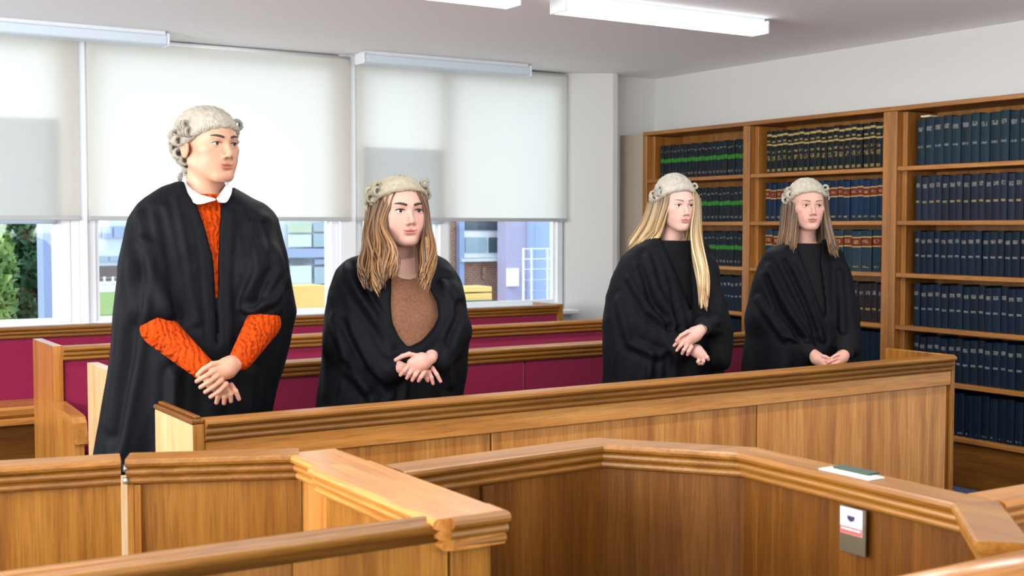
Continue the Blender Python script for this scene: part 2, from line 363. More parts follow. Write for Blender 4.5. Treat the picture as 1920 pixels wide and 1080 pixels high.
# ------------------------------------------------------------------ dock in the left foreground
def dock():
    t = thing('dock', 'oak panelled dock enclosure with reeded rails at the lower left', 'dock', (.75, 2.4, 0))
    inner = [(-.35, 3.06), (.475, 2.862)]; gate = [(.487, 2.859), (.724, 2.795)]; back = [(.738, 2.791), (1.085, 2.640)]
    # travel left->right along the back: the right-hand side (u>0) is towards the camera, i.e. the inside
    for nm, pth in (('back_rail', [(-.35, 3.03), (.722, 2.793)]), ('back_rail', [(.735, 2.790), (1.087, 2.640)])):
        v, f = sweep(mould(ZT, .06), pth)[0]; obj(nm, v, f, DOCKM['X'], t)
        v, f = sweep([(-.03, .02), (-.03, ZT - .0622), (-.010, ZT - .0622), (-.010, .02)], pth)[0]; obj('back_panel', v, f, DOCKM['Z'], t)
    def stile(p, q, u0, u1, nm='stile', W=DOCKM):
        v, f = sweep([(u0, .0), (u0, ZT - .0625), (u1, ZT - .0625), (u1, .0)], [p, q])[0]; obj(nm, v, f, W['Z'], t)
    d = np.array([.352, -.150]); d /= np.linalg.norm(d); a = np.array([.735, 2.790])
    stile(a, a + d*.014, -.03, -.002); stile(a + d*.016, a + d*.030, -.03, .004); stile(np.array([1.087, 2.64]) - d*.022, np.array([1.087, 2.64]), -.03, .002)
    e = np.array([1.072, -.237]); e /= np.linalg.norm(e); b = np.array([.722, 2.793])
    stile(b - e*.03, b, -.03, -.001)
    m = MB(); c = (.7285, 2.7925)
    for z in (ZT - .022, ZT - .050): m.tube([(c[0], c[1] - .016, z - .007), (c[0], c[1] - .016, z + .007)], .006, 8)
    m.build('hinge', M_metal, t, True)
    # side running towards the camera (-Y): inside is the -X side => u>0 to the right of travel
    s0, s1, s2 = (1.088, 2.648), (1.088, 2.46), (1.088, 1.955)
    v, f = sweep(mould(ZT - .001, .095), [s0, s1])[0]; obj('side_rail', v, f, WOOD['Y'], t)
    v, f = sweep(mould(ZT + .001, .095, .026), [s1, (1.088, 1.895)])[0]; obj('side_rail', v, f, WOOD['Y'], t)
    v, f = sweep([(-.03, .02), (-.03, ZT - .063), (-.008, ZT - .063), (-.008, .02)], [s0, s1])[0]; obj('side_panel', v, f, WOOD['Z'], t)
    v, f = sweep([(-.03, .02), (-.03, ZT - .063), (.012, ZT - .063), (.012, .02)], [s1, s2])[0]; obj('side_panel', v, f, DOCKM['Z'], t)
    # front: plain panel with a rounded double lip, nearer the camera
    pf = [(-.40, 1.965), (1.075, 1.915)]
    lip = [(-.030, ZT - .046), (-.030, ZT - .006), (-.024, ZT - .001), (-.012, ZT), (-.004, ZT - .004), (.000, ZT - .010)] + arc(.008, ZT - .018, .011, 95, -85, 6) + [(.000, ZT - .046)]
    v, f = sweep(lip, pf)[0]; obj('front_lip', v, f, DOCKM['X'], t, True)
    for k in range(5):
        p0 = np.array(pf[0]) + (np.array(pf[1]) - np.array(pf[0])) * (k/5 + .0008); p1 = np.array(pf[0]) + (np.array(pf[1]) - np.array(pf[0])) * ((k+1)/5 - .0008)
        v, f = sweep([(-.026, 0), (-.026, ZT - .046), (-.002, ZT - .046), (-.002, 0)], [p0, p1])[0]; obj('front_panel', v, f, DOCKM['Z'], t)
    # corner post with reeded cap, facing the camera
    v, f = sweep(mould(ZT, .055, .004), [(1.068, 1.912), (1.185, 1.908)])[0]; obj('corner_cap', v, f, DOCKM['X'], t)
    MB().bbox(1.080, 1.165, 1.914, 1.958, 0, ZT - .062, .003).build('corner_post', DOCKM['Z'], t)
dock()

# ------------------------------------------------------------------ witness box in the right foreground
M_tape = mat('pale_paper', (.78, .74, .62), .7)
def witness_box():
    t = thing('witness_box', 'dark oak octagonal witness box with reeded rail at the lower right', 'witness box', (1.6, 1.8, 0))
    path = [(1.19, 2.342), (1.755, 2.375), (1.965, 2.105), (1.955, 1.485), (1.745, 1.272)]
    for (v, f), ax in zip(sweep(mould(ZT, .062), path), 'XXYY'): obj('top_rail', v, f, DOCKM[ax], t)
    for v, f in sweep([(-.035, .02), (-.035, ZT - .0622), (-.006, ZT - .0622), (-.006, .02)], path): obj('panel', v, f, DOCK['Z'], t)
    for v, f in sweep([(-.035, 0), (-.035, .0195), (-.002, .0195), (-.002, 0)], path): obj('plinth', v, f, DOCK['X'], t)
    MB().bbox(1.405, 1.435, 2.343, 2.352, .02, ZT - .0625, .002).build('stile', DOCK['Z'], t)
witness_box()
# wide polished rail nearest the camera and the rail end beyond the box
def near_rail():
    t = thing('near_rail', 'polished wooden rail with dark inlay line at the lower right corner', 'rail', (1.75, 1.15, 0))
    pr = [(-.060, ZT - .075), (-.060, ZT - .012)] + [(-.052, ZT + .001), (-.03, ZT + .008), (-.004, ZT + .009), (.022, ZT + .004), (.036, ZT - .006)] + [(.040, ZT - .014), (.040, ZT - .075)]
    v, f = sweep(pr, [(1.10, 1.172), (2.20, 1.152)])[0]; obj('rail_top', v, f, WOOD['X'], t, True)
    v, f = sweep([(.038, ZT - .026), (.038, ZT - .018), (.0425, ZT - .018), (.0425, ZT - .026)], [(1.10, 1.172), (2.20, 1.152)])[0]; obj('inlay_line', v, f, M_black, t)
    v, f = sweep([(-.03, 0), (-.03, ZT - .075), (.01, ZT - .075), (.01, 0)], [(1.10, 1.172), (2.20, 1.152)])[0]; obj('panel', v, f, DOCK['Z'], t)
near_rail()
def rail_end():
    t = thing('side_rail_panel', 'short oak panel with reeded rail beyond the witness box', 'panel', (2.45, 1.42, 0))
    v, f = sweep(mould(ZT, .06), [(2.02, 1.475), (2.9, 1.46)])[0]; obj('top_rail', v, f, WOOD['X'], t)
    v, f = sweep([(-.03, 0), (-.03, ZT - .0622), (-.004, ZT - .0622), (-.004, 0)], [(2.02, 1.475), (2.9, 1.46)])[0]; obj('panel', v, f, WOOD['Z'], t)
rail_end()
# mask notice on its metal plate, fixed inside the witness box
def notice():
    x = 1.947
    t = thing('mask_notice', 'small white and red face mask notice on a metal plate inside the witness box', 'sign', (x, 1.757, .71))
    MB().bbox(x, x + .004, 1.722, 1.792, .705, .802, .001).build('plate', mat('dull_brass', (.16, .13, .08), .45, .6), t)
    pm = mat('notice_white', (.80, .80, .86), .5); rm = mat('notice_red', (.60, .10, .09), .5); dm = mat('notice_ink', (.03, .02, .06), .5)
    c = obj('card', *(lambda m: (m.v, m.f))(MB().box(x - .0012, x, 1.730, 1.789, .745, .800)), pm, t)
    MB().box(x - .0018, x - .0012, 1.7305, 1.7885, .7455, .761).build('red_band', rm, c)
    def disc(cy, cz, ry, rz, y0=0, n=14, a0=0, a1=360):
        return [(cy + ry*math.cos(R(a0 + (a1-a0)*i/n)), cz + rz*math.sin(R(a0 + (a1-a0)*i/n))) for i in range(n)]
    MB().prism(disc(1.7595, .782, .0115, .0145), 'X', x - .0016, x - .0012).build('face_pictogram', mat('notice_tone', (.55, .42, .48), .5), c)
    MB().prism([(1.749, .784), (1.770, .784), (1.768, .776), (1.7595, .772), (1.751, .776)], 'X', x - .0021, x - .0016).build('mask_pictogram', dm, c)
    m = MB()
    for k, (y0, w_) in enumerate(((1.734, .010), (1.746, .006), (1.754, .012), (1.768, .008), (1.778, .007))): m.box(x - .0022, x - .0018, y0, y0 + w_, .754, .7575)
    m.build('lettering', pm, c)
notice()
def booklet():
    t = thing('order_papers', 'pale folded papers with a dark green cover lying on the witness box rail', 'papers', (1.985, 1.80, ZT))
    MB().bbox(1.948, 1.995, 1.715, 1.855, ZT + .0005, ZT + .0035, .001).build('paper', M_tape, t)
    MB().bbox(1.975, 2.008, 1.74, 1.84, ZT + .004, ZT + .008, .001).build('cover', mat('dark_green_card', (.02, .05, .03), .6), t)
booklet()
# ------------------------------------------------------------------ bookcases and books
XB = 5.45; XBK = XR - .015
SH = [2.0375, 1.705, 1.405, 1.115, .825, .54, .255]
def bookcase(y0, y1, divs, label, lead=None):
    t = thing('bookcase', label, 'bookcase', (XB, (y0+y1)/2, 0), 'oak bookcases on the right wall')
    edges = [y1] + divs + [y0]
    MB().bbox(XB, XBK, y0, y1, 2.025, 2.05, .003).build('top_board', SHELFW['Y'], t)
    MB().box(XBK - .008, XBK, y0 + .02, y1 - .02, .1, 2.025).build('back_board', SHELFW['Z'], t)
    ups = []
    for k, e in enumerate(edges):
        a, b = (e - .045, e) if k == 0 else ((e, e + .05) if k == len(edges) - 1 else (e - .03, e + .03))
        MB().bbox(XB, XBK - .009, a, b, 0, 2.024, .003).build('upright', SHELFW['Z'], t); ups.append((a, b))
    for (a0, b0), (a1, b1) in zip(ups[1:], ups[:-1]):
        for z in SH[1:]: MB().bbox(XB + .006, XBK - .009, b0 + .001, a1 - .001, z - .0125, z + .0125, .003).build('shelf', SHELFW['Y'], t)
        MB().bbox(XB + .03, XB + .05, b0 + .001, a1 - .001, 0, .24, .002).build('plinth', DOCK['Y'], t)
        MB().bbox(XB + .045, XBK - .01, a1 - .035, a1 - .002, .27, 2.02, .002).build('batten_strip', SHELFW['Z'], t)
    return [(ups[i+1][1], ups[i][0]) for i in range(len(ups) - 1)]
bays = bookcase(4.685, 6.89, [5.836], 'two-bay oak bookcase of law reports nearest the window wall')
bays += bookcase(3.46, 4.684, [], 'oak bookcase of dark blue law reports at the right edge')
tag(MB().bbox(XB + .004, XB + .03, 6.892, YW, 0, 2.045, .002).build('filler_panel', M_filler), 'beige filler board between bookcase and window wall', 'panel')

def book_mat(name, base, bands, rough=.5, var=.25):
    """spine colour with lettered bands: bands = (z_lo, z_hi, colour, fill) with fill<1 printing broken lettering"""
    m = mat(name, base, rough, spec=.15); p = m.node_tree.nodes['Principled BSDF']
    tc = N(m, 'ShaderNodeTexCoord'); sp = N(m, 'ShaderNodeSeparateXYZ'); L(m, tc, 'Generated', sp, 0)
    oi = N(m, 'ShaderNodeObjectInfo')
    hs = N(m, 'ShaderNodeHueSaturation', Color=(*base, 1))
    mr = N(m, 'ShaderNodeMapRange'); mr.inputs['To Min'].default_value = 1 - var; mr.inputs['To Max'].default_value = 1 + var
    L(m, oi, 'Random', mr, 'Value'); L(m, mr, 0, hs, 'Value'); cur, co = hs, 0
    mp = N(m, 'ShaderNodeMapping'); mp.inputs['Scale'].default_value = (1, 9, 16); L(m, tc, 'Generated', mp, 'Vector')
    vec = N(m, 'ShaderNodeVectorMath', _operation='ADD'); L(m, mp, 0, vec, 0)
    sc = N(m, 'ShaderNodeVectorMath', _operation='SCALE'); sc.inputs[0].default_value = (50, 30, 70); L(m, oi, 'Random', sc, 'Scale'); L(m, sc, 0, vec, 1)
    nz = N(m, 'ShaderNodeTexNoise', Scale=1.0, Detail=1); L(m, vec, 0, nz, 'Vector')
    def step(lo, hi, src, out):
        a = N(m, 'ShaderNodeMath', _operation='GREATER_THAN'); a.inputs[1].default_value = lo; L(m, src, out, a, 0)
        b = N(m, 'ShaderNodeMath', _operation='LESS_THAN'); b.inputs[1].default_value = hi; L(m, src, out, b, 0)
        c = N(m, 'ShaderNodeMath', _operation='MULTIPLY'); L(m, a, 0, c, 0); L(m, b, 0, c, 1); return c
    for lo, hi, col, fill in bands:
        c = step(lo, hi, sp, 'Z')
        if fill < 1:
            d0 = N(m, 'ShaderNodeMath', _operation='LESS_THAN'); d0.inputs[1].default_value = .36 + .34*fill; L(m, nz, 0, d0, 0)
            pp_ = N(m, 'ShaderNodeMath', _operation='PINGPONG'); pp_.inputs[1].default_value = .014; L(m, sp, 'Z', pp_, 0)
            pg = N(m, 'ShaderNodeMath', _operation='GREATER_THAN'); pg.inputs[1].default_value = .0055; L(m, pp_, 0, pg, 0)
            d = N(m, 'ShaderNodeMath', _operation='MULTIPLY'); L(m, d0, 0, d, 0); L(m, pg, 0, d, 1)
            y = step(.2, .8, sp, 'Y')
            e = N(m, 'ShaderNodeMath', _operation='MULTIPLY'); L(m, d, 0, e, 0); L(m, y, 0, e, 1)
            c2 = N(m, 'ShaderNodeMath', _operation='MULTIPLY'); L(m, c, 0, c2, 0); L(m, e, 0, c2, 1); c = c2
        x = N(m, 'ShaderNodeMix', _data_type='RGBA'); L(m, c, 0, x, 0); L(m, cur, co, x, 6); x.inputs[7].default_value = (*col, 1); cur, co = x, 2
    L(m, cur, co, p, 'Base Color'); return m
GOLD = (.34, .24, .08); PALE = (.22, .21, .185); GRN = (.022, .15, .012); RED = (.11, .014, .006)
BM = dict(
 green=book_mat('navy_spine_green_band', (0.0046, 0.0085, 0.0131), [(.48, .60, GRN, 1), (.80, .84, PALE, .6), (.10, .16, PALE, .5)]),
 gilt=book_mat('black_spine_gilt_bands', (0.0036, 0.0059, 0.0072), [(.88, .93, GOLD, 1), (.74, .78, GOLD, .9), (.66, .70, GOLD, 1), (.48, .54, GOLD, .4), (.30, .42, GOLD, .35), (.04, .10, GOLD, .9)]),
 redlabel=book_mat('royal_blue_spine_red_label', (0.0030, 0.0147, 0.0394), [(.62, .80, RED, 1), (.80, .83, GOLD, 1), (.59, .62, GOLD, 1), (.68, .74, GOLD, .5), (.08, .13, GOLD, .5)]),
 slate=book_mat('slate_blue_spine_red_label', (0.0101, 0.0246, 0.0361), [(.62, .82, RED, 1), (.82, .85, GOLD, 1), (.59, .62, GOLD, 1), (.68, .77, GOLD, .6), (.08, .13, GOLD, .35)]),
 teal=book_mat('petrol_blue_spine', (0.0056, 0.0181, 0.0279), [(.74, .83, PALE, .65), (.38, .43, PALE, .75)]),
 mauve=book_mat('dusty_indigo_spine', (0.0086, 0.0137, 0.0256), [(.74, .83, PALE, .7), (.40, .45, GOLD, .85)]),
 navy=book_mat('navy_spine', (0.0025, 0.0085, 0.0197), [(.72, .81, PALE, .7), (.40, .45, PALE, .85)]),
 wine=book_mat('dark_wine_spine', (0.0127, 0.0072, 0.0092), [(.70, .80, PALE, .5), (.30, .36, GOLD, .5)]),
 deep=book_mat('deep_blue_spine', (0.0023, 0.0092, 0.0197), [(.06, .10, PALE, .3)]))
BMESH = {}
def book_mesh(wd, ht, dp, key):
    k = (round(wd, 4), round(ht, 3), key)
    if k in BMESH: return BMESH[k]
    h = wd/2; r = min(.008, h*.5)
    pf = [(dp, -h), (r, -h), (r*.3, -h*.72), (0, -h*.25), (0, h*.25), (r*.3, h*.72), (r, h), (dp, h)]
    n = len(pf); v = [(x, y, 0) for x, y in pf] + [(x, y, ht) for x, y in pf]
    f = [tuple(range(n))[::-1], tuple(range(n, 2*n))] + [(i, (i+1) % n, n + (i+1) % n, n + i) for i in range(n)]
    me = bpy.data.meshes.new('book'); me.from_pydata(v, [], f); me.materials.append(BM[key]); BMESH[k] = me; return me
# rows[bay][row] = (material, thickness, height, label)
rows = [
 [('green', .036, .232, 'green-banded law report on the top shelf nearest the window'),
  ('green', .038, .228, 'green-banded law report on the second shelf nearest the window'),
  ('green', .036, .228, 'green-banded law report on the third shelf nearest the window'),
  ('navy', .038, .225, 'dark law report on the fourth shelf nearest the window'), None, None],
 [('gilt', .046, .262, 'gilt-banded black law report on the top shelf, middle bay'),
  ('redlabel', .050, .242, 'red-labelled royal blue law report on the second shelf, middle bay'),
  ('slate', .072, .240, 'thick red-labelled slate law report on the third shelf, middle bay'),
  ('wine', .048, .225, 'dark wine law report on the fourth shelf, middle bay'), None, None],
 [('teal', .058, .262, 'petrol blue law report on the top shelf, right-hand bookcase'),
  ('mauve', .045, .246, 'dusty indigo law report on the second shelf, right-hand bookcase'),
  ('navy', .044, .236, 'navy law report on the third shelf, right-hand bookcase'),
  ('navy', .046, .236, 'navy law report on the fourth shelf, right-hand bookcase'),
  ('navy', .046, .236, 'navy law report on the fifth shelf, right-hand bookcase'),
  ('deep', .050, .232, 'plain deep blue law report on the bottom shelf, right-hand bookcase')]]
nb = 0
ORD = 'first second third fourth fifth sixth seventh eighth ninth tenth eleventh twelfth thirteenth fourteenth fifteenth sixteenth seventeenth eighteenth nineteenth twentieth twenty-first twenty-second twenty-third twenty-fourth twenty-fifth twenty-sixth twenty-seventh twenty-eighth twenty-ninth thirtieth'.split()
for b, (ya, yb) in enumerate(bays):
    for r_, spec in enumerate(rows[b]):
        zs = SH[r_ + 1] + .0128
        if spec is None:
            m = MB(); y = yb - .09
            while y > ya + .05: m.box(XB + .06, XB + .22, y - .042, y - .001, zs, zs + .23); y -= .043
            o = m.build('law_reports', BM['deep']); tag(o, 'rows of law reports hidden low on shelf %d behind the %s' % (r_ + 1, 'fair-haired woman' if b == 0 else 'rightmost woman'), 'books', None, 'stuff'); continue
        key, wd, ht, lab = spec; y = yb - .085 - random.uniform(0, .015); j = 0; row_ = []
        while y - wd > ya + .004:
            w2 = wd * (1 + .10*((j*7) % 3 - 1)); h2 = ht - .004*((j*5) % 3)
            if key == 'teal' and j == 0: h2 -= .012
            o = bpy.data.objects.new('law_report', book_mesh(w2 - .0012, h2, .15, key)); COL.objects.link(o)
            o.location = (XB + .045 + random.uniform(0, .008), y - w2/2, zs); row_.append(o); y -= w2; j += 1; nb += 1
        left = b == 2 or (b == 1 and r_ == 0); what, where = lab.split(' on the ')
        for k, o in enumerate(row_ if left else row_[::-1]): tag(o, '%s from %s, %s, on %s' % (ORD[k], 'left' if left else 'right', what, where), 'book', 'law reports: ' + where)
tag(MB().bbox(XB + .05, XB + .12, 4.46, 4.52, SH[1] + .0128 + .263, SH[1] + .0128 + .273, .002).build('loose_paper', mat('aged_paper', (.62, .58, .44), .8)), 'small cream paper lying on top of the petrol blue books', 'paper')

# ------------------------------------------------------------------ outside the windows
M_lawn = mat('lawn_grass', (.16, .25, .07), .9); M_pave = mat('paving', (.42, .42, .44), .9)
M_brick = mat('red_brick', (.32, .15, .10), .9)
bt = N(M_brick, 'ShaderNodeTexBrick', Scale=9.0); bt.inputs['Color1'].default_value = (.36, .17, .11, 1); bt.inputs['Color2'].default_value = (.27, .12, .085, 1); bt.inputs['Mortar'].default_value = (.45, .38, .33, 1)
tc = N(M_brick, 'ShaderNodeTexCoord'); mp = N(M_brick, 'ShaderNodeMapping'); mp.inputs['Rotation'].default_value = (R(90), 0, 0); L(M_brick, tc, 'Object', mp, 'Vector'); L(M_brick, mp, 0, bt, 'Vector'); L(M_brick, bt, 'Color', M_brick.node_tree.nodes['Principled BSDF'], 'Base Color')
M_blue = mat('blue_cladding', (.26, .34, .52), .5); M_lilac = mat('lilac_panel', (.34, .32, .47), .5); M_pale = mat('pale_render', (.55, .62, .70), .7)
M_sky = mat('window_reflecting_sky', (.28, .38, .45), .1); M_dglass = mat('dark_window_glass', (.07, .10, .12), .1); M_yel = mat('yellow_timber', (.75, .50, .16), .6)  # sky reflection is painted into the colour of the sky panes
tag(MB().box(-25, 60, YW + .25, 70, -.3, -.05).build('ground', M_pave), 'paved ground outside the windows', 'ground', None, 'structure')
tag(MB().box(-10, 9, 20, 27, -.05, -.02).build('lawn', M_lawn), 'strip of lawn seen through the window left of the man', 'lawn', None, 'structure')
tag(MB().box(-10, 9, 18.2, 19.6, -.05, -.01).build('dry_verge', mat('dry_grass', (.50, .42, .16), .9)), 'strip of dry yellow verge before the lawn', 'lawn', None, 'structure')
_f = np.array([math.sin(YAW)*math.cos(PITCH), math.cos(YAW)*math.cos(PITCH), -math.sin(PITCH)]); _r = np.array([math.cos(YAW), -math.sin(YAW), 0]); _u = np.cross(_r, _f)
CAMP = np.array([0, 0, CAMZ])
def sight(px, py): return _f + _r*(px - 960)/FPX - _u*(py - 540)/FPX
def atY(px, py, Y): d = sight(px, py); return CAMP + d*Y/d[1]
def rectY(m, x0, x1, y0, y1, Y, t=.05, z0=None):
    a = atY(x0, y1, Y); b = atY(x1, y0, Y)
    return m.box(a[0], b[0], Y, Y + t, a[2] if z0 is None else z0, b[2])
G = -.05
# brick annexe with window, pipe and sill
b = atY(900, 500, 13); br = thing('brick_annexe', 'red brick annexe seen through the window nearest the bookcases', 'building', (b[0], 13, G))
rectY(MB(), 800, 944, 150, 600, 13, .4, G).build('wall', M_brick, br)
rectY(MB(), 795, 944, 140, 152, 12.9, .5).build('roof_edge', M_white, br)
w_ = rectY(MB(), 868, 942, 405, 484, 12.95, .04).build('window', M_white, br)
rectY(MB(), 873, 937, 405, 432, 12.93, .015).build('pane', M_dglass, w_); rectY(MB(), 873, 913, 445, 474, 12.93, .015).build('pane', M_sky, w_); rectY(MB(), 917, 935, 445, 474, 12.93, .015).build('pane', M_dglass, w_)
rectY(MB(), 866, 943, 484, 491, 12.85, .1).build('sill', M_pale, br)
rectY(MB(), 862, 870, 160, 590, 12.9, .08, G).build('downpipe', M_blue, br)
rectY(MB(), 905, 912, 500, 523, 12.96, .03).build('vent', M_brick, br)
# lilac and blue wall beside it
b = atY(985, 500, 12.6); lb = thing('clad_block', 'lilac and blue clad block beside the brick annexe', 'building', (b[0], 12.6, G))
rectY(MB(), 949, 992, 150, 600, 12.6, .2, G).build('lilac_panel', M_lilac, lb); rectY(MB(), 992, 1003, 150, 600, 12.55, .25, G).build('corner_post', M_blue, lb)
rectY(MB(), 1003, 1140, 150, 600, 12.75, .3, G).build('blue_panel', mat('pale_blue_panel', (.34, .44, .72), .5), lb)
q = rectY(MB(), 952, 973, 503, 537, 12.565, .034).build('notice_board', M_white); tag(q, 'white notice board on the lilac block outside', 'sign')
tr_ = thing('white_trellis', 'white square-grid trellis outside the window nearest the bookcases', 'trellis', (atY(1010, 500, 12)[0], 12, G))
for x in (981, 996, 1026, 1052): rectY(MB(), x, x + 2.4, 465, 575, 12, .02, G).build('upright_bar', M_white, tr_)
for y in (465, 484, 503, 523, 543, 562): rectY(MB(), 981, 1054, y, y + 2.4, 11.98, .02).build('cross_bar', M_white, tr_)
pl = thing('timber_planter', 'yellow timber planter outside before the brick annexe', 'planter', (atY(895, 550, 11)[0], 11, G))
rectY(MB(), 872, 922, 537, 548, 11, .3).build('board', M_yel, pl); rectY(MB(), 872, 922, 549, 561, 11, .3, G).build('board', M_yel, pl); rectY(MB(), 870, 924, 562, 572, 10.95, .4, G).build('plinth', M_dglass, pl)
# blue framed classroom block behind the gap between man and woman
cb = thing('blue_framed_block', 'pale building with blue window frames outside the middle window', 'building', (atY(580, 500, 12.5)[0], 12.5, G))
rectY(MB(), 480, 640, 150, 610, 12.5, 3, G).build('wall', M_pale, cb); rectY(MB(), 615, 640, 152, 600, 12.4, .09, G).build('blue_post', M_blue, cb); rectY(MB(), 500, 616, 466, 484, 12.4, .09).build('transom', M_blue, cb)
for (x0, x1, y0, y1, mm) in ((543, 584, 418, 436, mat('green_reflection_glass', (.42, .52, .38), .15)), (588, 612, 418, 434, M_sky), (543, 584, 440, 463, M_pale), (588, 612, 438, 463, M_sky), (543, 580, 486, 494, M_dglass), (545, 584, 498, 532, M_pale), (590, 618, 486, 496, M_blue), (590, 618, 500, 532, M_sky)):  # green reflection is painted into one pane's colour
    rectY(MB(), x0, x1, y0, y1, 12.42, .04).build('pane', mm, cb)
q = rectY(MB(), 520, 612, 535, 560, 11, .4, G).build('timber_bench', M_yel); tag(q, 'yellow timber bench outside between the man and the woman', 'bench')
# far block and parked vans left of the man
fb = thing('far_block', 'distant pale block with blue windows seen left of the man', 'building', (atY(190, 500, 38)[0], 38, G))
rectY(MB(), 120, 480, 130, 545, 38, 5, G).build('wall', M_pale, fb)
for x in (170, 192, 214, 236): rectY(MB(), x, x + 18, 424, 446, 37.9, .1).build('window', M_blue, fb)
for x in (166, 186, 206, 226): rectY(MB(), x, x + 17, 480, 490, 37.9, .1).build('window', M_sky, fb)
q = rectY(MB(), 110, 300, 497, 516, 33, .3, G).build('timber_fence', mat('weathered_fence', (.12, .09, .09), .9)); tag(q, 'dark weathered fence far outside left of the man', 'fence')
wb = thing('white_railing', 'long white railing far outside left of the man', 'railing', (atY(190, 530, 31)[0], 31, G))
for y in (519, 530): rectY(MB(), 110, 300, y, y + 4, 31, .08).build('rail', M_white, wb)
for x in range(115, 300, 16): rectY(MB(), x, x + 3, 519, 540, 31.08, .05, G).build('post', M_white, wb)
# hedge and blue column at the far left
M_leaf = mat('hedge_leaf', (.16, .30, .05), .6); nn = N(M_leaf, 'ShaderNodeTexNoise', Scale=6, Detail=4)
rr = ramp(M_leaf, [(.35, (.05, .13, .03)), (.55, (.20, .34, .07)), (.72, (.45, .48, .22))]); L(M_leaf, nn, 0, rr, 'Fac'); L(M_leaf, rr, 0, M_leaf.node_tree.nodes['Principled BSDF'], 'Base Color')
def bush(name, label, x0, x1, y0, Y, dy, n, seed, mm):
    rg = np.random.default_rng(seed); a = atY(x0, 560, Y); b_ = atY(x1, y0, Y); cx, hw = (a[0] + b_[0])/2, (b_[0] - a[0])/2; H_ = b_[2] - G
    r_ = thing(name, label, 'hedge', (cx, Y + dy, G))
    p = rg.normal(size=(n, 3)); p /= np.linalg.norm(p, axis=1)[:, None]; p *= rg.uniform(.75, 1.0, (n, 1))
    p = np.sign(p) * np.abs(p)**.7
    c = np.stack([cx + p[:, 0]*hw, Y + dy + p[:, 1]*dy, G + H_*(.5 + .5*p[:, 2])], 1)
    A = rg.normal(size=(n, 3)); A /= np.linalg.norm(A, axis=1)[:, None]; Bv = np.cross(A, rg.normal(size=(n, 3))); Bv /= np.linalg.norm(Bv, axis=1)[:, None]
    s = rg.uniform(.05, .10, (n, 1)); v = np.stack([c - A*s, c + Bv*s*.55, c + A*s, c - Bv*s*.55], 1).reshape(-1, 3)
    o = obj('foliage', v, np.arange(4*n).reshape(-1, 4), mm, r_); o['kind'] = 'stuff'
    MB().tube([(cx, Y + dy, G), (cx + .05, Y + dy, G + H_*.5), (cx, Y + dy, G + H_*.9)], [.1, .07, .03], 7).build('stem', DOCK['Z'], r_, True)
M_leafd = mat('dark_hedge_leaf', (.03, .09, .035), .6)
bush('hedge', 'sunlit light green hedge at the far left outside the window', -110, 42, 395, 12.0, .8, 4200, 1, M_leaf)
bush('hedge', 'dark green shrub beside the blue column outside the window', 30, 100, 405, 13.5, .7, 2600, 2, M_leafd)
q = rectY(MB(), 84, 112, 140, 640, 11, .25, G).build('blue_column', mat('blue_column_paint', (.26, .33, .55), .5)); tag(q, 'pale blue column outside the leftmost window', 'column')
m = MB(); a = atY(-60, 594, 10.6); b = atY(86, 566, 10.9)
m.box(a[0], b[0], 10.6, 10.9, G, .20); q = m.build('garden_wall', mat('brown_wall', (.25, .14, .10), .9)); tag(q, 'low brown wall outside below the hedge', 'wall')
# ------------------------------------------------------------------ people: implicit surfaces meshed with surface nets
def smin(a, b, k):
    h = np.clip(.5 + .5*(b - a)/k, 0, 1); return b*(1 - h) + a*h - k*h*(1 - h)
def smax(a, b, k): return -smin(-a, -b, k)
def ell(P, c, r):
    x, y, z = (P[0] - c[0])/r[0], (P[1] - c[1])/r[1], (P[2] - c[2])/r[2]
    k0 = np.sqrt(x*x + y*y + z*z); k1 = np.sqrt((x/r[0])**2 + (y/r[1])**2 + (z/r[2])**2) + 1e-9
    return k0*(k0 - 1)/k1
def cone(P, a, b, ra, rb):
    a = np.asarray(a, float); b = np.asarray(b, float); d = b - a; L2 = d @ d + 1e-12
    t = np.clip(((P[0]-a[0])*d[0] + (P[1]-a[1])*d[1] + (P[2]-a[2])*d[2])/L2, 0, 1)
    return np.sqrt((P[0]-a[0]-t*d[0])**2 + (P[1]-a[1]-t*d[1])**2 + (P[2]-a[2]-t*d[2])**2) - (ra + (rb - ra)*t)
def grid(lo, hi, h):
    ax = [np.arange(lo[i], hi[i] + h, h, dtype=np.float32) for i in range(3)]
    return ax, [ax[0][:, None, None], ax[1][None, :, None], ax[2][None, None, :]]
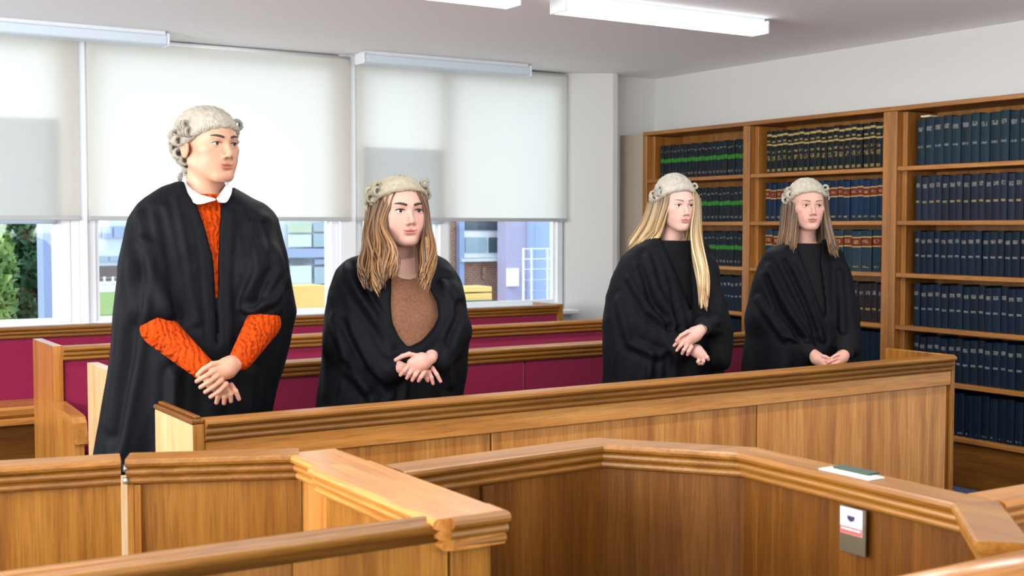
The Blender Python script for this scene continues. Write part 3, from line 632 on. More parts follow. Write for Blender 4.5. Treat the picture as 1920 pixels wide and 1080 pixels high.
def nets(F, ax):
    F = np.ascontiguousarray(F, dtype=np.float32); s = F < 0; nx, ny, nz = F.shape
    corner = [(i, j, k) for i in (0, 1) for j in (0, 1) for k in (0, 1)]
    cnt = sum(s[i:nx-1+i, j:ny-1+j, k:nz-1+k].astype(np.int8) for i, j, k in corner)
    cells = np.argwhere((cnt > 0) & (cnt < 8)); n = len(cells)
    if n == 0: return np.zeros((0, 3)), np.zeros((0, 4), int)
    val = np.stack([F[cells[:, 0]+i, cells[:, 1]+j, cells[:, 2]+k] for i, j, k in corner], 1)
    acc = np.zeros((n, 3)); num = np.zeros(n); co = np.array(corner, float)
    for a in range(8):
        for b in range(a + 1, 8):
            if np.abs(co[a] - co[b]).sum() != 1: continue
            va, vb = val[:, a], val[:, b]; mk = (va < 0) != (vb < 0)
            t = np.where(mk, va/np.where(mk, va - vb, 1), 0)
            acc += mk[:, None]*(co[a] + t[:, None]*(co[b] - co[a])); num += mk
    h = np.array([a[1] - a[0] for a in ax]); o = np.array([a[0] for a in ax])
    V = o + (cells + acc/num[:, None])*h
    idx = -np.ones((nx-1, ny-1, nz-1), np.int64); idx[tuple(cells.T)] = np.arange(n)
    Q = []
    for A in range(3):
        B, C = (A + 1) % 3, (A + 2) % 3
        sl0 = [slice(None)]*3; sl1 = [slice(None)]*3; sl0[A] = slice(0, -1); sl1[A] = slice(1, None)
        e0, e1 = s[tuple(sl0)], s[tuple(sl1)]; e = np.argwhere(e0 != e1)
        ok = (e[:, B] > 0) & (e[:, C] > 0) & (e[:, B] < F.shape[B]-1) & (e[:, C] < F.shape[C]-1); e = e[ok]
        flip = e0[tuple(e.T)]
        def g(db, dc):
            q = e.copy(); q[:, B] += db; q[:, C] += dc; return idx[tuple(q.T)]
        q = np.stack([g(-1, -1), g(0, -1), g(0, 0), g(-1, 0)], 1)
        Q.append(np.where(flip[:, None], q, q[:, ::-1]))
    return V, np.concatenate(Q)
def vnormals(V, Fq):
    n = np.cross(V[Fq[:, 2]] - V[Fq[:, 0]], V[Fq[:, 3]] - V[Fq[:, 1]]); N_ = np.zeros_like(V)
    for k in range(4): np.add.at(N_, Fq[:, k], n)
    return N_/(np.linalg.norm(N_, axis=1)[:, None] + 1e-12)
def relax(V, Fq, it=2, lam=.5):
    V = V.copy()
    for _ in range(it):
        S = np.zeros_like(V); c = np.zeros(len(V))
        for a, b in ((0, 1), (1, 2), (2, 3), (3, 0)):
            np.add.at(S, Fq[:, a], V[Fq[:, b]]); np.add.at(c, Fq[:, a], 1); np.add.at(S, Fq[:, b], V[Fq[:, a]]); np.add.at(c, Fq[:, b], 1)
        V += lam*(S/np.maximum(c, 1)[:, None] - V)
    return V
def vnoise(p, seed=0):
    """smooth value noise on points (n,3)"""
    q = np.floor(p).astype(np.int64); f = p - q; f = f*f*(3 - 2*f); out = 0
    for i in (0, 1):
        for j in (0, 1):
            for k in (0, 1):
                h = ((q[:, 0]+i)*73856093 ^ (q[:, 1]+j)*19349663 ^ (q[:, 2]+k)*83492791 ^ seed*2654435) & 0xffff
                h = ((h*h*15731 + h*789221 + 1376312589) & 0xffff)/65535.0
                out = out + h*(f[:, 0] if i else 1-f[:, 0])*(f[:, 1] if j else 1-f[:, 1])*(f[:, 2] if k else 1-f[:, 2])
    return out*2 - 1
def seg_dist(px, pz, poly):
    """distance in the plane to a polyline, plus parameter"""
    d = np.full(px.shape, 9.)
    for (x0, z0), (x1, z1) in zip(poly[:-1], poly[1:]):
        ux, uz = x1-x0, z1-z0; t = np.clip(((px-x0)*ux + (pz-z0)*uz)/(ux*ux+uz*uz+1e-12), 0, 1)
        d = np.minimum(d, np.hypot(px-x0-t*ux, pz-z0-t*uz))
    return d
def poly_sd(px, pz, poly):
    d = seg_dist(px, pz, poly + poly[:1]); ins = np.zeros(px.shape, bool); n = len(poly)
    for i in range(n):
        (x0, z0), (x1, z1) = poly[i], poly[(i+1) % n]
        c = (z0 > pz) != (z1 > pz)
        ins ^= c & (px < (x1-x0)*(pz-z0)/(z1-z0 if z1 != z0 else 1e-9) + x0)
    return np.where(ins, -d, d)

# --- materials
def tinted(name, rough, sss=0, base=(1, 1, 1), sheen=0, spec=.5):
    m = mat(name, base, rough, sheen=sheen, spec=spec); p = m.node_tree.nodes['Principled BSDF']
    a = N(m, 'ShaderNodeAttribute', _attribute_name='tint'); L(m, a, 'Color', p, 'Base Color')
    if sss:
        p.inputs['Subsurface Weight'].default_value = sss; p.inputs['Subsurface Radius'].default_value = (1, .35, .2); p.inputs['Subsurface Scale'].default_value = .006
    return m
M_skin = tinted('skin', .5, .2, spec=.4); M_hair = tinted('hair', .38, spec=.5)
M_hair.node_tree.nodes['Principled BSDF'].inputs['Anisotropic'].default_value = .5
M_gown = mat('black_gown_cloth', (.0016, .0021, .0036), .68, spec=.13, sheen=.0)
M_gown.node_tree.nodes['Principled BSDF'].inputs['Sheen Roughness'].default_value = .4
nz = N(M_gown, 'ShaderNodeTexNoise', Scale=900, Detail=1); bump(M_gown, nz, 0, .12, .002)
M_blacktop = mat('black_jersey_top', (.005, .005, .006), .9, spec=.2)
M_trous = mat('dark_trousers', (.012, .017, .028), .85); M_shoe = mat('black_shoe_leather', (.01, .01, .01), .35)
def knit(name, c, scale, strength):
    m = mat(name, c, .9, spec=.08); tc = N(m, 'ShaderNodeTexCoord')
    wv = N(m, 'ShaderNodeTexWave', Scale=scale, Distortion=7.0, Detail=2); wv.inputs['Detail Scale'].default_value = 1.6; L(m, tc, 'Object', wv, 'Vector')
    vo = N(m, 'ShaderNodeTexVoronoi', Scale=scale*4.5); L(m, tc, 'Object', vo, 'Vector')
    ad = N(m, 'ShaderNodeMath', _operation='ADD'); L(m, wv, 'Fac', ad, 0); L(m, vo, 'Distance', ad, 1)
    r = ramp(m, [(.1, tuple(q*.42 for q in c)), (.55, c), (1, tuple(min(1, q*1.25) for q in c))]); L(m, ad, 0, r, 'Fac'); L(m, r, 0, m.node_tree.nodes['Principled BSDF'], 'Base Color')
    bump(m, ad, 0, strength, .006); return m
M_orange = knit('orange_cable_knit', (.36, .036, .002), 17, .9)
M_brown = mat('tan_brown_fine_knit', (.20, .092, .052), .9, spec=.1); nz = N(M_brown, 'ShaderNodeTexNoise', Scale=300, Detail=3); bump(M_brown, nz, 0, .5, .004); rr = ramp(M_brown, [(.3, (.15, .066, .036)), (.7, (.25, .12, .07))]); n2_ = N(M_brown, 'ShaderNodeTexNoise', Scale=38, Detail=6, Roughness=.7); L(M_brown, n2_, 0, rr, 'Fac'); L(M_brown, rr, 0, M_brown.node_tree.nodes['Principled BSDF'], 'Base Color')
M_shirt = mat('white_shirt_cotton', (.78, .79, .84), .7)
M_wig = tinted('horsehair', .75, spec=.25); nz = N(M_wig, 'ShaderNodeTexNoise', Scale=380, Detail=4); bump(M_wig, nz, 0, .9, .004)
M_eye = mat('eyeball', (.82, .80, .78), .15); p = M_eye.node_tree.nodes['Principled BSDF']
tc = N(M_eye, 'ShaderNodeTexCoord'); sx = N(M_eye, 'ShaderNodeSeparateXYZ'); L(M_eye, tc, 'Object', sx, 0)
dv = N(M_eye, 'ShaderNodeMath', _operation='MULTIPLY'); dv.inputs[1].default_value = -1/.0134; L(M_eye, sx, 'Y', dv, 0)
rr = ramp(M_eye, [(0, (.62, .57, .55)), (.84, (.60, .55, .53)), (.858, (.02, .02, .025)), (.89, (.07, .075, .08)), (.945, (.05, .055, .06)), (.957, (.002, .002, .002))]); rr.color_ramp.interpolation = 'LINEAR'
L(M_eye, dv, 0, rr, 'Fac'); L(M_eye, rr, 0, p, 'Base Color')
M_brow = mat('dark_brow', (.035, .018, .010), .8); M_brow_l = mat('fair_brow', (.20, .105, .055), .8); M_lash = mat('lash', (.015, .010, .008), .8)

# --- head
def head_field(P, sp):
    x, y, z = P; ax_ = np.abs(x) if isinstance(x, np.ndarray) else abs(x); S = [ax_, y, z]
    jw = sp.get('jaw', 1.0); fat = sp.get('cheek', 1.0)
    d = ell(P, (0, .016, .034), (.0755, .097, .076))
    d = smin(d, ell(P, (0, -.034, -.040), (.0585*jw, .058, .070)), .030)
    d = smin(d, ell(P, (0, -.040, .020), (.062, .052, .052)), .02)
    d = smin(d, ell(S, (.030*fat, -.052, -.045), (.030*fat, .030, .032)), .022)
    d = smin(d, ell(S, (.047, -.048, -.016), (.019, .026, .016)), .02)
    d = smin(d, cone(S, (.052*jw, .006, -.052), (.020*jw, -.066, -.096), .017, .015), .028)
    d = smin(d, ell(P, (0, -.075, -.099), (.021*jw, .016, .014)), .020)
    d = smin(d, cone(S, (.010, -.0835, .019), (.040, -.071, .020), .0085, .007), .012)          # brow
    d = smax(d, -ell(S, (.031, -.101, -.001), (.019, .0135, .0115)), .010)                       # socket
    e = ell(S, (.031, -.0735, .000), (.0150, .0150, .0146))
    e = smax(e, -ell(S, (.0314, -.0895, -.0003), (.0152, .0098, 1.14*sp.get('eye', .0046))), .0012)
    d = smin(d, e, .003)
    ns = sp.get('nose', 1.0)
    n = cone(P, (0, -.084, .012), (0, -.1005 - .004*ns, -.030), .0062, .0085*ns)
    n = smin(n, ell(P, (0, -.1055, -.0355), (.0090*ns, .0095, .0080)), .006)
    n = smin(n, ell(S, (.0115*ns, -.0955, -.0395), (.0066, .0085, .0062)), .005)
    d = smin(d, n, .009)
    d = smax(d, -ell(S, (.0058*ns, -.1010, -.0465), (.0032, .0050, .0035)), .002)
    d = smax(d, -cone(P, (0, -.1045, -.048), (0, -.1020, -.056), .0022, .0030), .004)
    lw = sp.get('lips', 1.0)
    d = smin(d, ell(P, (0, -.0745, -.066), (.030, .015, .018)), .020)
    d = smin(d, ell(S, (.0075, -.0878, -.0628), (.0180, .0052, .0036*lw)), .005)
    d = smin(d, ell(P, (0, -.0874, -.0720), (.0195, .0060, .0046*lw)), .005)
    d = smax(d, -ell(P, (0, -.0980, -.0670), (.0265, .0080, .0011)), .0022)
    d = smax(d, -ell(P, (0, -.0965, -.0825), (.016, .008, .0035)), .006)
    ear = ell(S, (.0765, .016, -.012), (.0085, .0195, .031)); ear = smax(ear, -ell(S, (.0850, .0135, -.008), (.0065, .0120, .020)), .003)
    d = smin(d, ear, .006)
    nr = sp.get('neck', .050)
    d = smin(d, cone(P, (0, .014, -.070), (0, .040, -.24), nr, nr*1.10), .022)
    return d
def head_tint(V, sp):
    sk = np.array(sp['skin']); c = np.tile(sk, (len(V), 1)); ax_ = np.abs(V[:, 0])
    def g(cx, cy, cz, rx, ry, rz): return np.exp(-(((ax_-cx)/rx)**2 + ((V[:, 1]-cy)/ry)**2 + ((V[:, 2]-cz)/rz)**2))
    def blend(wt, col): c[:] = c*(1-wt[:, None]) + np.array(col)*wt[:, None]
    blend(.45*g(.043, -.07, -.038, .022, .04, .020), sk*np.array([1.02, .66, .62]))
    blend(.40*g(0, -.108, -.036, .012, .014, .012), sk*np.array([1., .70, .66]))
    blend(.30*g(.076, .016, -.012, .02, .03, .04), sk*np.array([1., .62, .52]))
    up = np.clip(1.35 - ((ax_/.0250)**2 + ((V[:, 2]+.0635 - .0022*np.cos(ax_*260))/.0048)**2), 0, 1)*(V[:, 1] < -.070)
    lo = np.clip(1.35 - ((ax_/.0220)**2 + ((V[:, 2]+.0722)/.0056)**2), 0, 1)*(V[:, 1] < -.070)
    blend(np.clip(np.maximum(up, lo)*1.6, 0, 1)*.88, sp.get('lipc', tuple(sk*np.array([.80, .42, .42]))))
    blend(.8*np.exp(-((V[:, 2]+.0671)/.0010)**2 - (ax_/.018)**4)*(V[:, 1] < -.080), sk*np.array([.35, .16, .15]))
    blend(sp.get('shadow', .3)*g(.031, -.088, .006, .018, .02, .008), sk*np.array([.70, .50, .48]))  # eye make-up and upper-lid shade, both put into the skin colour
    return c
def surf_y(x, z, sp):
    """front surface y of the face at head-local (x, z)"""
    ys = np.linspace(-.14, 0, 281); d = head_field([np.full_like(ys, x), ys, np.full_like(ys, z)], sp); k = int(np.argmax(d < 0)); return ys[k]
def rotz(a): c, s = math.cos(a), math.sin(a); return np.array([[c, -s, 0], [s, c, 0], [0, 0, 1]])
def rotx(a): c, s = math.cos(a), math.sin(a); return np.array([[1, 0, 0], [0, c, -s], [0, s, c]])
def roty(a): c, s = math.cos(a), math.sin(a); return np.array([[c, 0, s], [0, 1, 0], [-s, 0, c]])

def helix(center, axis, R0, length, turns, r, n=9):
    axis = np.asarray(axis, float); axis /= np.linalg.norm(axis); u = np.cross(axis, (.1, .2, 1)); u /= np.linalg.norm(u); w_ = np.cross(axis, u)
    k = int(turns*n); t = np.linspace(0, 1, k); a = t*turns*2*math.pi
    return center + axis*((t - .5)*length)[:, None] + R0*(np.cos(a)[:, None]*u + np.sin(a)[:, None]*w_)

# --- one person
def person(sp):
    X0, Y0 = sp['xy']; D = math.hypot(X0, Y0); al = math.atan2(X0, Y0)
    s_ = np.array([math.sin(al), math.cos(al), 0]); pr = np.array([math.cos(al), -math.sin(al), 0])   # sight line, its perpendicular
    def V(px, py, fwd=0.0):
        d = sight(px, py); return CAMP + d*(D - fwd)/(d @ s_)
    def plane(P): return (P[0]-X0)*pr[0] + (P[1]-Y0)*pr[1], P[2]          # coordinates across the sight line
    def to2(px, py, fwd=.12):
        v = V(px, py, fwd); return ((v[0]-X0)*pr[0] + (v[1]-Y0)*pr[1], v[2])
    th = R(sp['body_turn']); beta = -al + th
    e1 = np.array([math.cos(beta), math.sin(beta), 0]); e2 = np.array([math.sin(beta), -math.cos(beta), 0])  # person's left, front
    # ---- gown: loft of ellipses + sleeve volumes
    rw = []
    for (py, xl, xr, bf) in sp['rows']:
        a, b = V(xl, py), V(xr, py); c = (a + b)/2; w_ = abs((b - a) @ pr)/2; bf = min(bf, w_*.98/max(abs(math.sin(th)), .05))
        aa = math.sqrt(max(w_**2 - (bf*math.sin(th))**2, (.35*w_)**2))/math.cos(th)
        rw.append((c[2], c[0], c[1], aa, bf))
    rw = np.array(sorted(rw)); zlo, zhi = rw[0, 0], rw[-1, 0]
    def loft(P, grow=0.0, expn=2.2):
        z = P[2].ravel(); sh = P[2].shape
        cx, cy, a, b = (np.interp(z, rw[:, 0], rw[:, i]).reshape(sh) for i in (1, 2, 3, 4))
        dx, dy = P[0] - cx, P[1] - cy; u = np.abs(dx*e1[0] + dy*e1[1])/np.maximum(a + grow, .01); vv = dx*e2[0] + dy*e2[1]; v = np.where(vv > 0, vv, -vv/.62)/np.maximum(b + grow, .01)
        d = ((u**expn + v**expn)**(1/expn) - 1)*np.minimum(a, b)
        return np.maximum(d, np.maximum(P[2] - zhi - grow, zlo - P[2]))
    J = {k: V(*q) for k, q in sp['joints'].items()}
    def sleeves(P, grow=0.0):
        d = None
        for (a, b, ra, rb) in sp['sleeves']:
            q = cone(P, V(*a), V(*b), ra + grow, rb + grow); d = q if d is None else smin(d, q, .035)
        return d
    opening = [to2(*q) for q in sp['opening']]
    def gown_f(P):
        d = smin(loft(P), sleeves(P), .028)
        px, pz = plane(P); fr = (P[0]-X0)*e2[0] + (P[1]-Y0)*e2[1]
        px, pz, fr = np.broadcast_arrays(px, pz, fr)
        cut = np.full(d.shape, 1.0, np.float32); mk = fr > .01
        cut[mk] = poly_sd(px[mk], np.broadcast_to(pz, d.shape)[mk], opening)
        d = smax(d, -np.maximum(cut, .015 - fr), .006)
        # neck hole
        nk = J['neck']; d = smax(d, -cone(P, nk, nk + np.array([0, 0, .3]), sp.get('neckhole', .068), .09), .008)
        return d
    allx = [V(q[1], q[0])[:2] for q in sp['rows']] + [V(q[2], q[0])[:2] for q in sp['rows']]
    lo = np.array([min(p[0] for p in allx) - .2, min(p[1] for p in allx) - .32, zlo - .02]); hi = np.array([max(p[0] for p in allx) + .2, max(p[1] for p in allx) + .25, zhi + .02])
    ax, P = grid(lo, hi, .0085); Vg, Fg = nets(gown_f(P), ax); Vg = relax(Vg, Fg, 2); Ng = vnormals(Vg, Fg)
    # folds: creases drawn along real drape lines, plus fans hanging from the shoulders
    px = (Vg[:, 0]-X0)*pr[0] + (Vg[:, 1]-Y0)*pr[1]; pz = Vg[:, 2]; front = np.clip((Ng @ -s_)*1.7 - .25, 0, 1)
    disp = np.zeros(len(Vg)); od = poly_sd(px, pz, opening); keep = np.clip((od - .008)/.05, .1, 1)
    for pts, amp, wd in sp['folds']:
        pl = [to2(*q) for q in pts]; d = seg_dist(px, pz, pl)
        disp += 1.0*amp*np.exp(-(d/(wd*.8))**1.6)*front - .55*amp*np.exp(-((d - 1.7*wd)/(wd*.8))**2)*front
    for side in ('shL', 'shR'):
        q = J[side]; qx = (q[0]-X0)*pr[0] + (q[1]-Y0)*pr[1]; dz = q[2] + .05 - pz; dist = np.hypot(px - qx, dz)
        ph = np.arctan2(px - qx, np.maximum(dz, .02)); wgt = np.clip((dist - .10)/.3, 0, 1)*np.exp(-((px - qx)/.30)**2)
        nzv = vnoise(np.stack([px*3, pz*2.2, Vg[:, 1]*3], 1), sp['seed']); disp += .0055*wgt*(1 - 2*np.abs(np.sin(ph*11 + nzv*1.6 + sp['seed']))**.7)*np.clip(.5 + nzv, .15, 1)
    disp += .006*vnoise(np.stack([px*9, pz*3.0, Vg[:, 1]*9], 1), sp['seed'] + 5) + .003*vnoise(np.stack([px*24, pz*9, Vg[:, 1]*24], 1), sp['seed'] + 9)
    low = np.clip((.95 - pz)/.5, 0, 1); ang = np.arctan2((Vg[:, 0]-X0)*e1[0] + (Vg[:, 1]-Y0)*e1[1], (Vg[:, 0]-X0)*e2[0] + (Vg[:, 1]-Y0)*e2[1])
    disp += .016*low*np.sin(ang*13 + 1.5*vnoise(np.stack([px*4, pz*2, px*0], 1), 3))
    Vg = Vg + Ng*(disp*keep)[:, None]
    # ---- skin body: coarse trunk, legs and arms; fine head and hands, one mesh
    def trunk(P):
        d = loft(P, -.034); d = np.maximum(d, P[2] - J['neck'][2] - .03); d = np.maximum(d, .80 - P[2])
        hip = np.array([X0, Y0, .86]); d = smin(d, ell(P, hip, (.15, .11, .10)), .05)
        for sg in (-1, 1):
            h0 = hip + e1*sg*.085 - [0, 0, .03]; kn = np.array([X0, Y0, .47]) + e1*sg*.10 + e2*.015; an = np.array([X0, Y0, .09]) + e1*sg*.11 - e2*.02
            d = smin(d, cone(P, h0, kn, .078, .050), .03); d = smin(d, cone(P, kn, an, .050, .034), .02); d = smin(d, cone(P, an - [0, 0, .04], an + e2*.13 - [0, 0, .055], .034, .026), .02)
        for sd in 'LR':
            d = smin(d, cone(P, J['sh'+sd], J['el'+sd], .040, .030), .02); d = smin(d, cone(P, J['el'+sd], J['wr'+sd], .030, .024), .012)
        nk = J['neck']; d = smin(d, cone(P, nk - [0, 0, .10], nk + [0, 0, .03], .06, sp['head'].get('neck', .05)*sp['hs']), .03)
        return d
    ax, P = grid(np.array([lo[0], lo[1], .0]) - [0, 0, .03], np.array([hi[0], hi[1], J['neck'][2] + .08]), .011)
    Vb, Fb = nets(trunk(P), ax); Vb = relax(Vb, Fb, 1)
    # head
    hsp = sp['head']; hs = sp['hs']; RH = rotz(-al + R(sp['head_turn'])) @ rotx(R(sp.get('nod', 0))) @ roty(R(sp.get('tilt', 0)))
    HC = V(*sp['head_c'])
    ax, P = grid((-.098, -.135, -.235), (.098, .125, .128), .0021)
    Vh, Fh = nets(head_field(P, hsp), ax); Vh = relax(Vh, Fh, 1, .3); th_ = head_tint(Vh, hsp)
    tw = lambda v: HC + hs*(np.atleast_2d(v) @ RH.T)
    # hands
    hv, hf, hc = [], [], []; sk = np.array(hsp['skin'])*np.array(sp.get('handtone', (1.0, .93, .92)))
    for H in sp['hands']:
        prim = []
        pm = [V(*q) for q in H['palm']]; rp = H['palm_r']
        for a, b, ra, rb in zip(pm[:-1], pm[1:], rp[:-1], rp[1:]): prim.append((a, b, ra, rb, .012))
        for i, fgr in enumerate(H['fingers']):
            q = [V(*k) for k in fgr]; r0 = H.get('fr', .0088)*(1.1 if i == 0 and H.get('thumb') else 1)
            rad = np.linspace(r0, r0*.78, len(q))
            for k in range(len(q)-1): prim.append((q[k], q[k+1], rad[k], rad[k+1], .0045 if k else .009))
        allp = np.array([p for a, b, *_ in prim for p in (a, b)])
        ax, P = grid(allp.min(0) - .045, allp.max(0) + .045, .0021)
        # palm first, then each finger chain as its own smooth unit so neighbours stay separate
        npalm = len(pm) - 1; d = None
        for a, b, ra, rb, k in prim[:npalm]:
            q = cone(P, a, b, ra, rb); d = q if d is None else smin(d, q, .014)
        if H.get('web'):
            d = smin(d, cone(P, V(*H['web'][0]), V(*H['web'][1]), H['web'][2], H['web'][2]), .012)
        i = npalm; chains = []
        for fgr in H['fingers']:
            m_ = len(fgr) - 1; c_ = None
            for a, b, ra, rb, k in prim[i:i+m_]:
                q = cone(P, a, b, ra, rb); c_ = q if c_ is None else smin(c_, q, .003)
            chains.append(c_); i += m_
        for c_ in chains: d = smin(d, c_, .0042)
        v, f = nets(d, ax); v = relax(v, f, 1, .3); hv.append(v); hf.append(f)
        t = np.tile(sk, (len(v), 1))
        for fgr in H['fingers']:
            tip = V(*fgr[-1]); kn = V(*fgr[0]); 
            for q, r_, wgt in ((tip, .012, .35), (kn, .010, .28)):
                ww_ = wgt*np.exp(-(np.linalg.norm(v - q, axis=1)/r_)**2); t = t*(1-ww_[:, None]) + sk*np.array([1.0, .60, .56])*ww_[:, None]
        hc.append(t)
    Vs = [Vb, tw(Vh)] + hv; Fs = [Fb, Fh] + hf; Cs = [np.tile(np.array(hsp['skin']), (len(Vb), 1)), th_] + hc
    off = np.cumsum([0] + [len(v) for v in Vs[:-1]]); Fa = np.concatenate([f + o for f, o in zip(Fs, off)])
    body = obj('person', np.concatenate(Vs), Fa, M_skin, None, True, (X0, Y0, 0), np.concatenate(Cs)); tag(body, sp['label'], 'person', 'gowned people')
    obj('gown', Vg, Fg, M_gown, body, True)
    # ---- top worn under the gown: inset of the gown front plus arm sleeves
    neckline = [to2(*q) for q in sp['neckline']] if sp.get('neckline') else None
    def top_f(P):
        lat = (P[0]-X0)*pr[0] + (P[1]-Y0)*pr[1]; oc = np.array(opening); d = loft(P, -.021); d = np.maximum(d, np.maximum(lat - oc[:, 0].max() - .02, oc[:, 0].min() - .02 - lat)); d = np.maximum(d, oc[:, 1].min() - .02 - P[2]); d = np.maximum(d, P[2] - J['neck'][2] - sp.get('topz', -.02)); d = np.maximum(d, .84 - P[2])
        for sd in 'LR':
            if not sp.get('arms', True): break
            a_, b_, c_ = J['sh'+sd], J['el'+sd], J['wr'+sd]; r_ = sp.get('armr', (.056, .052, .034))
            d = smin(d, cone(P, b_ + (c_-b_)*sp.get('arm0', .15), b_ + (c_-b_)*.97, r_[1], r_[2]), .01)
        nk = J['neck']; d = smax(d, -cone(P, nk - [0, 0, .0], nk + [0, 0, .2], sp['topneck'], sp['topneck'] + .01), .006)
        if neckline:
            px, pz = plane(P); fr = (P[0]-X0)*e2[0] + (P[1]-Y0)*e2[1]; px, pz, fr = np.broadcast_arrays(px, pz, fr)
            c = np.full(d.shape, 1.0, np.float32); mk = fr > .0; c[mk] = poly_sd(px[mk], np.broadcast_to(pz, d.shape)[mk], neckline); d = smax(d, -c, .004)
        return d
    ax, P = grid(lo, np.array([hi[0], hi[1], J['neck'][2] + .09]), .0075); Vt, Ft = nets(top_f(P), ax); Vt = relax(Vt, Ft, 2)
    if sp.get('collar_ring'):
        nk = J['neck'] + np.array(sp['collar_ring'][1]); a = np.linspace(0, 2*math.pi, 29); rr_ = sp['collar_ring'][0]
        m = MB(); m.tube([nk + np.array([math.cos(q)*rr_, math.sin(q)*rr_, -.010*math.cos(q - beta + math.pi/2)]) for q in a], .008, 8); m.build('neckband', sp['top_mat'], body, True)
    obj(sp['top_name'], Vt, Ft, sp['top_mat'], body, True)
    # ---- trousers and shoes
    def legs(P):
        hip = np.array([X0, Y0, .86]); d = ell(P, hip, (.165, .125, .11))
        for sg in (-1, 1):
            h0 = hip + e1*sg*.085 - [0, 0, .03]; kn = np.array([X0, Y0, .47]) + e1*sg*.10 + e2*.015; an = np.array([X0, Y0, .07]) + e1*sg*.11 - e2*.02
            d = smin(d, cone(P, h0, kn, .092, .068), .02); d = smin(d, cone(P, kn, an, .068, .056), .02)
        return np.maximum(d, .05 - P[2])
    ax, P = grid((X0 - .3, Y0 - .25, 0), (X0 + .3, Y0 + .25, 1.0), .012); v, f = nets(legs(P), ax); obj('trousers', relax(v, f, 2), f, M_trous, body, True)
    for sg in (-1, 1):
        an = np.array([X0, Y0, 0]) + e1*sg*.11 - e2*.03
        def shoe(P): 
            d = cone(P, an + [0, 0, .045], an + e2*.16 + [0, 0, .035], .046, .038); d = smin(d, cone(P, an + [0, 0, .04], an + [0, 0, .09], .045, .045), .02); return np.maximum(d, .003 - P[2])
        ax, P = grid(an + [-.27, -.27, -.01], an + [.27, .27, .16], .009); v, f = nets(shoe(P), ax); obj('shoe', relax(v, f, 1), f, M_shoe, body, True)
    # ---- eyes, lashes, brows
    for sg in (-1, 1):
        c = np.array([sg*.031, -.0735, 0]); m = MB(); n1, n2 = 16, 12; r_ = .0134
        vs = [(r_*math.sin(math.pi*i/n2)*math.cos(2*math.pi*j/n1), -r_*math.cos(math.pi*i/n2), r_*math.sin(math.pi*i/n2)*math.sin(2*math.pi*j/n1)) for i in range(n2+1) for j in range(n1)]
        fs = [(i*n1+j, (i+1)*n1+j, (i+1)*n1+(j+1) % n1, i*n1+(j+1) % n1) for i in range(n2) for j in range(n1)]
        cw = tw(c)[0]; eo = obj('eye', np.array(vs) + cw, fs, M_eye, body, True, cw); eo.scale = (hs, hs, hs); eo.rotation_euler = (0, 0, -al + R(sp['head_turn'] + sp.get('gaze', 0)))
        xs = np.linspace(.0165, .0475, 8); zz = .0048*np.sqrt(np.clip(1 - ((xs-.0315)/.0160)**2, 0, 1))*sp['head'].get('eye', .0046)/.0046
        pts = np.array([(sg*x, surf_y(sg*x, z + .0012, hsp) - .0008, z + .0006) for x, z in zip(xs, zz)]); MB().tube(tw(pts), np.array([.0006, .0010, .0013, .0014, .0014, .0013, .0011, .0006])*hs*sp.get('lash', 1), 6).build('eyelashes', M_lash, body, True)
        bx = np.linspace(.012, .050, 9); bz = .0185 + .0055*np.sin((bx-.012)/.038*math.pi*.72) + sp.get('browz', 0)
        pts = np.array([(sg*x, surf_y(sg*x, z, hsp) - .0006, z) for x, z in zip(bx, bz)]); MB().tube(tw(pts), np.array([.0030, .0036, .0037, .0036, .0034, .0030, .0025, .0018, .0008])*hs*sp.get('brow', 1), 8, .55, up=RH @ np.array([0, -1, 0])).build('eyebrow', sp.get('brow_mat', M_brow), body, True)
    # ---- wig: frizzed crown, rolled front edge, rows of curls, tails
    wg = sp['wig']; up_ = wg.get('top', 0.0)
    def cut(P): return P[2] - (wg['front'] - (P[1] + .095)*wg['slope'])
    def wig_f(P):
        c = cut(P); roll = .0065*np.exp(-((c - .010)/.011)**2)
        d = ell(P, (0, .018, .040), (.0865, .108, .090 + up_)) - roll - .002
        return smax(np.maximum(d, -ell(P, (0, .018, .036), (.074, .096, .082))), -c, .010)
    ax, P = grid((-.105, -.115, -.10), (.105, .145, .155 + up_), .0032); vw, fw_ = nets(wig_f(P), ax); nw = vnormals(vw, fw_)
    cc = cut([vw[:, 0], vw[:, 1], vw[:, 2]]); an = np.arctan2(vw[:, 0], -vw[:, 1])
    dw = .0016*vnoise(vw*260, 3) + .0022*vnoise(vw*110, 5) + .0014*np.sin(an*70 + vnoise(vw*60, 2)*2)*np.exp(-((cc - .01)/.02)**2)
    vw = vw + nw*dw[:, None]
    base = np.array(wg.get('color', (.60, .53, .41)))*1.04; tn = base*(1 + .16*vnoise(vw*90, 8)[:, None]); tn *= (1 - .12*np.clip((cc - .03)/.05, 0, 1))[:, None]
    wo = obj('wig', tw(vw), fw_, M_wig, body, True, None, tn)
    rg = np.random.default_rng(sp['seed'])
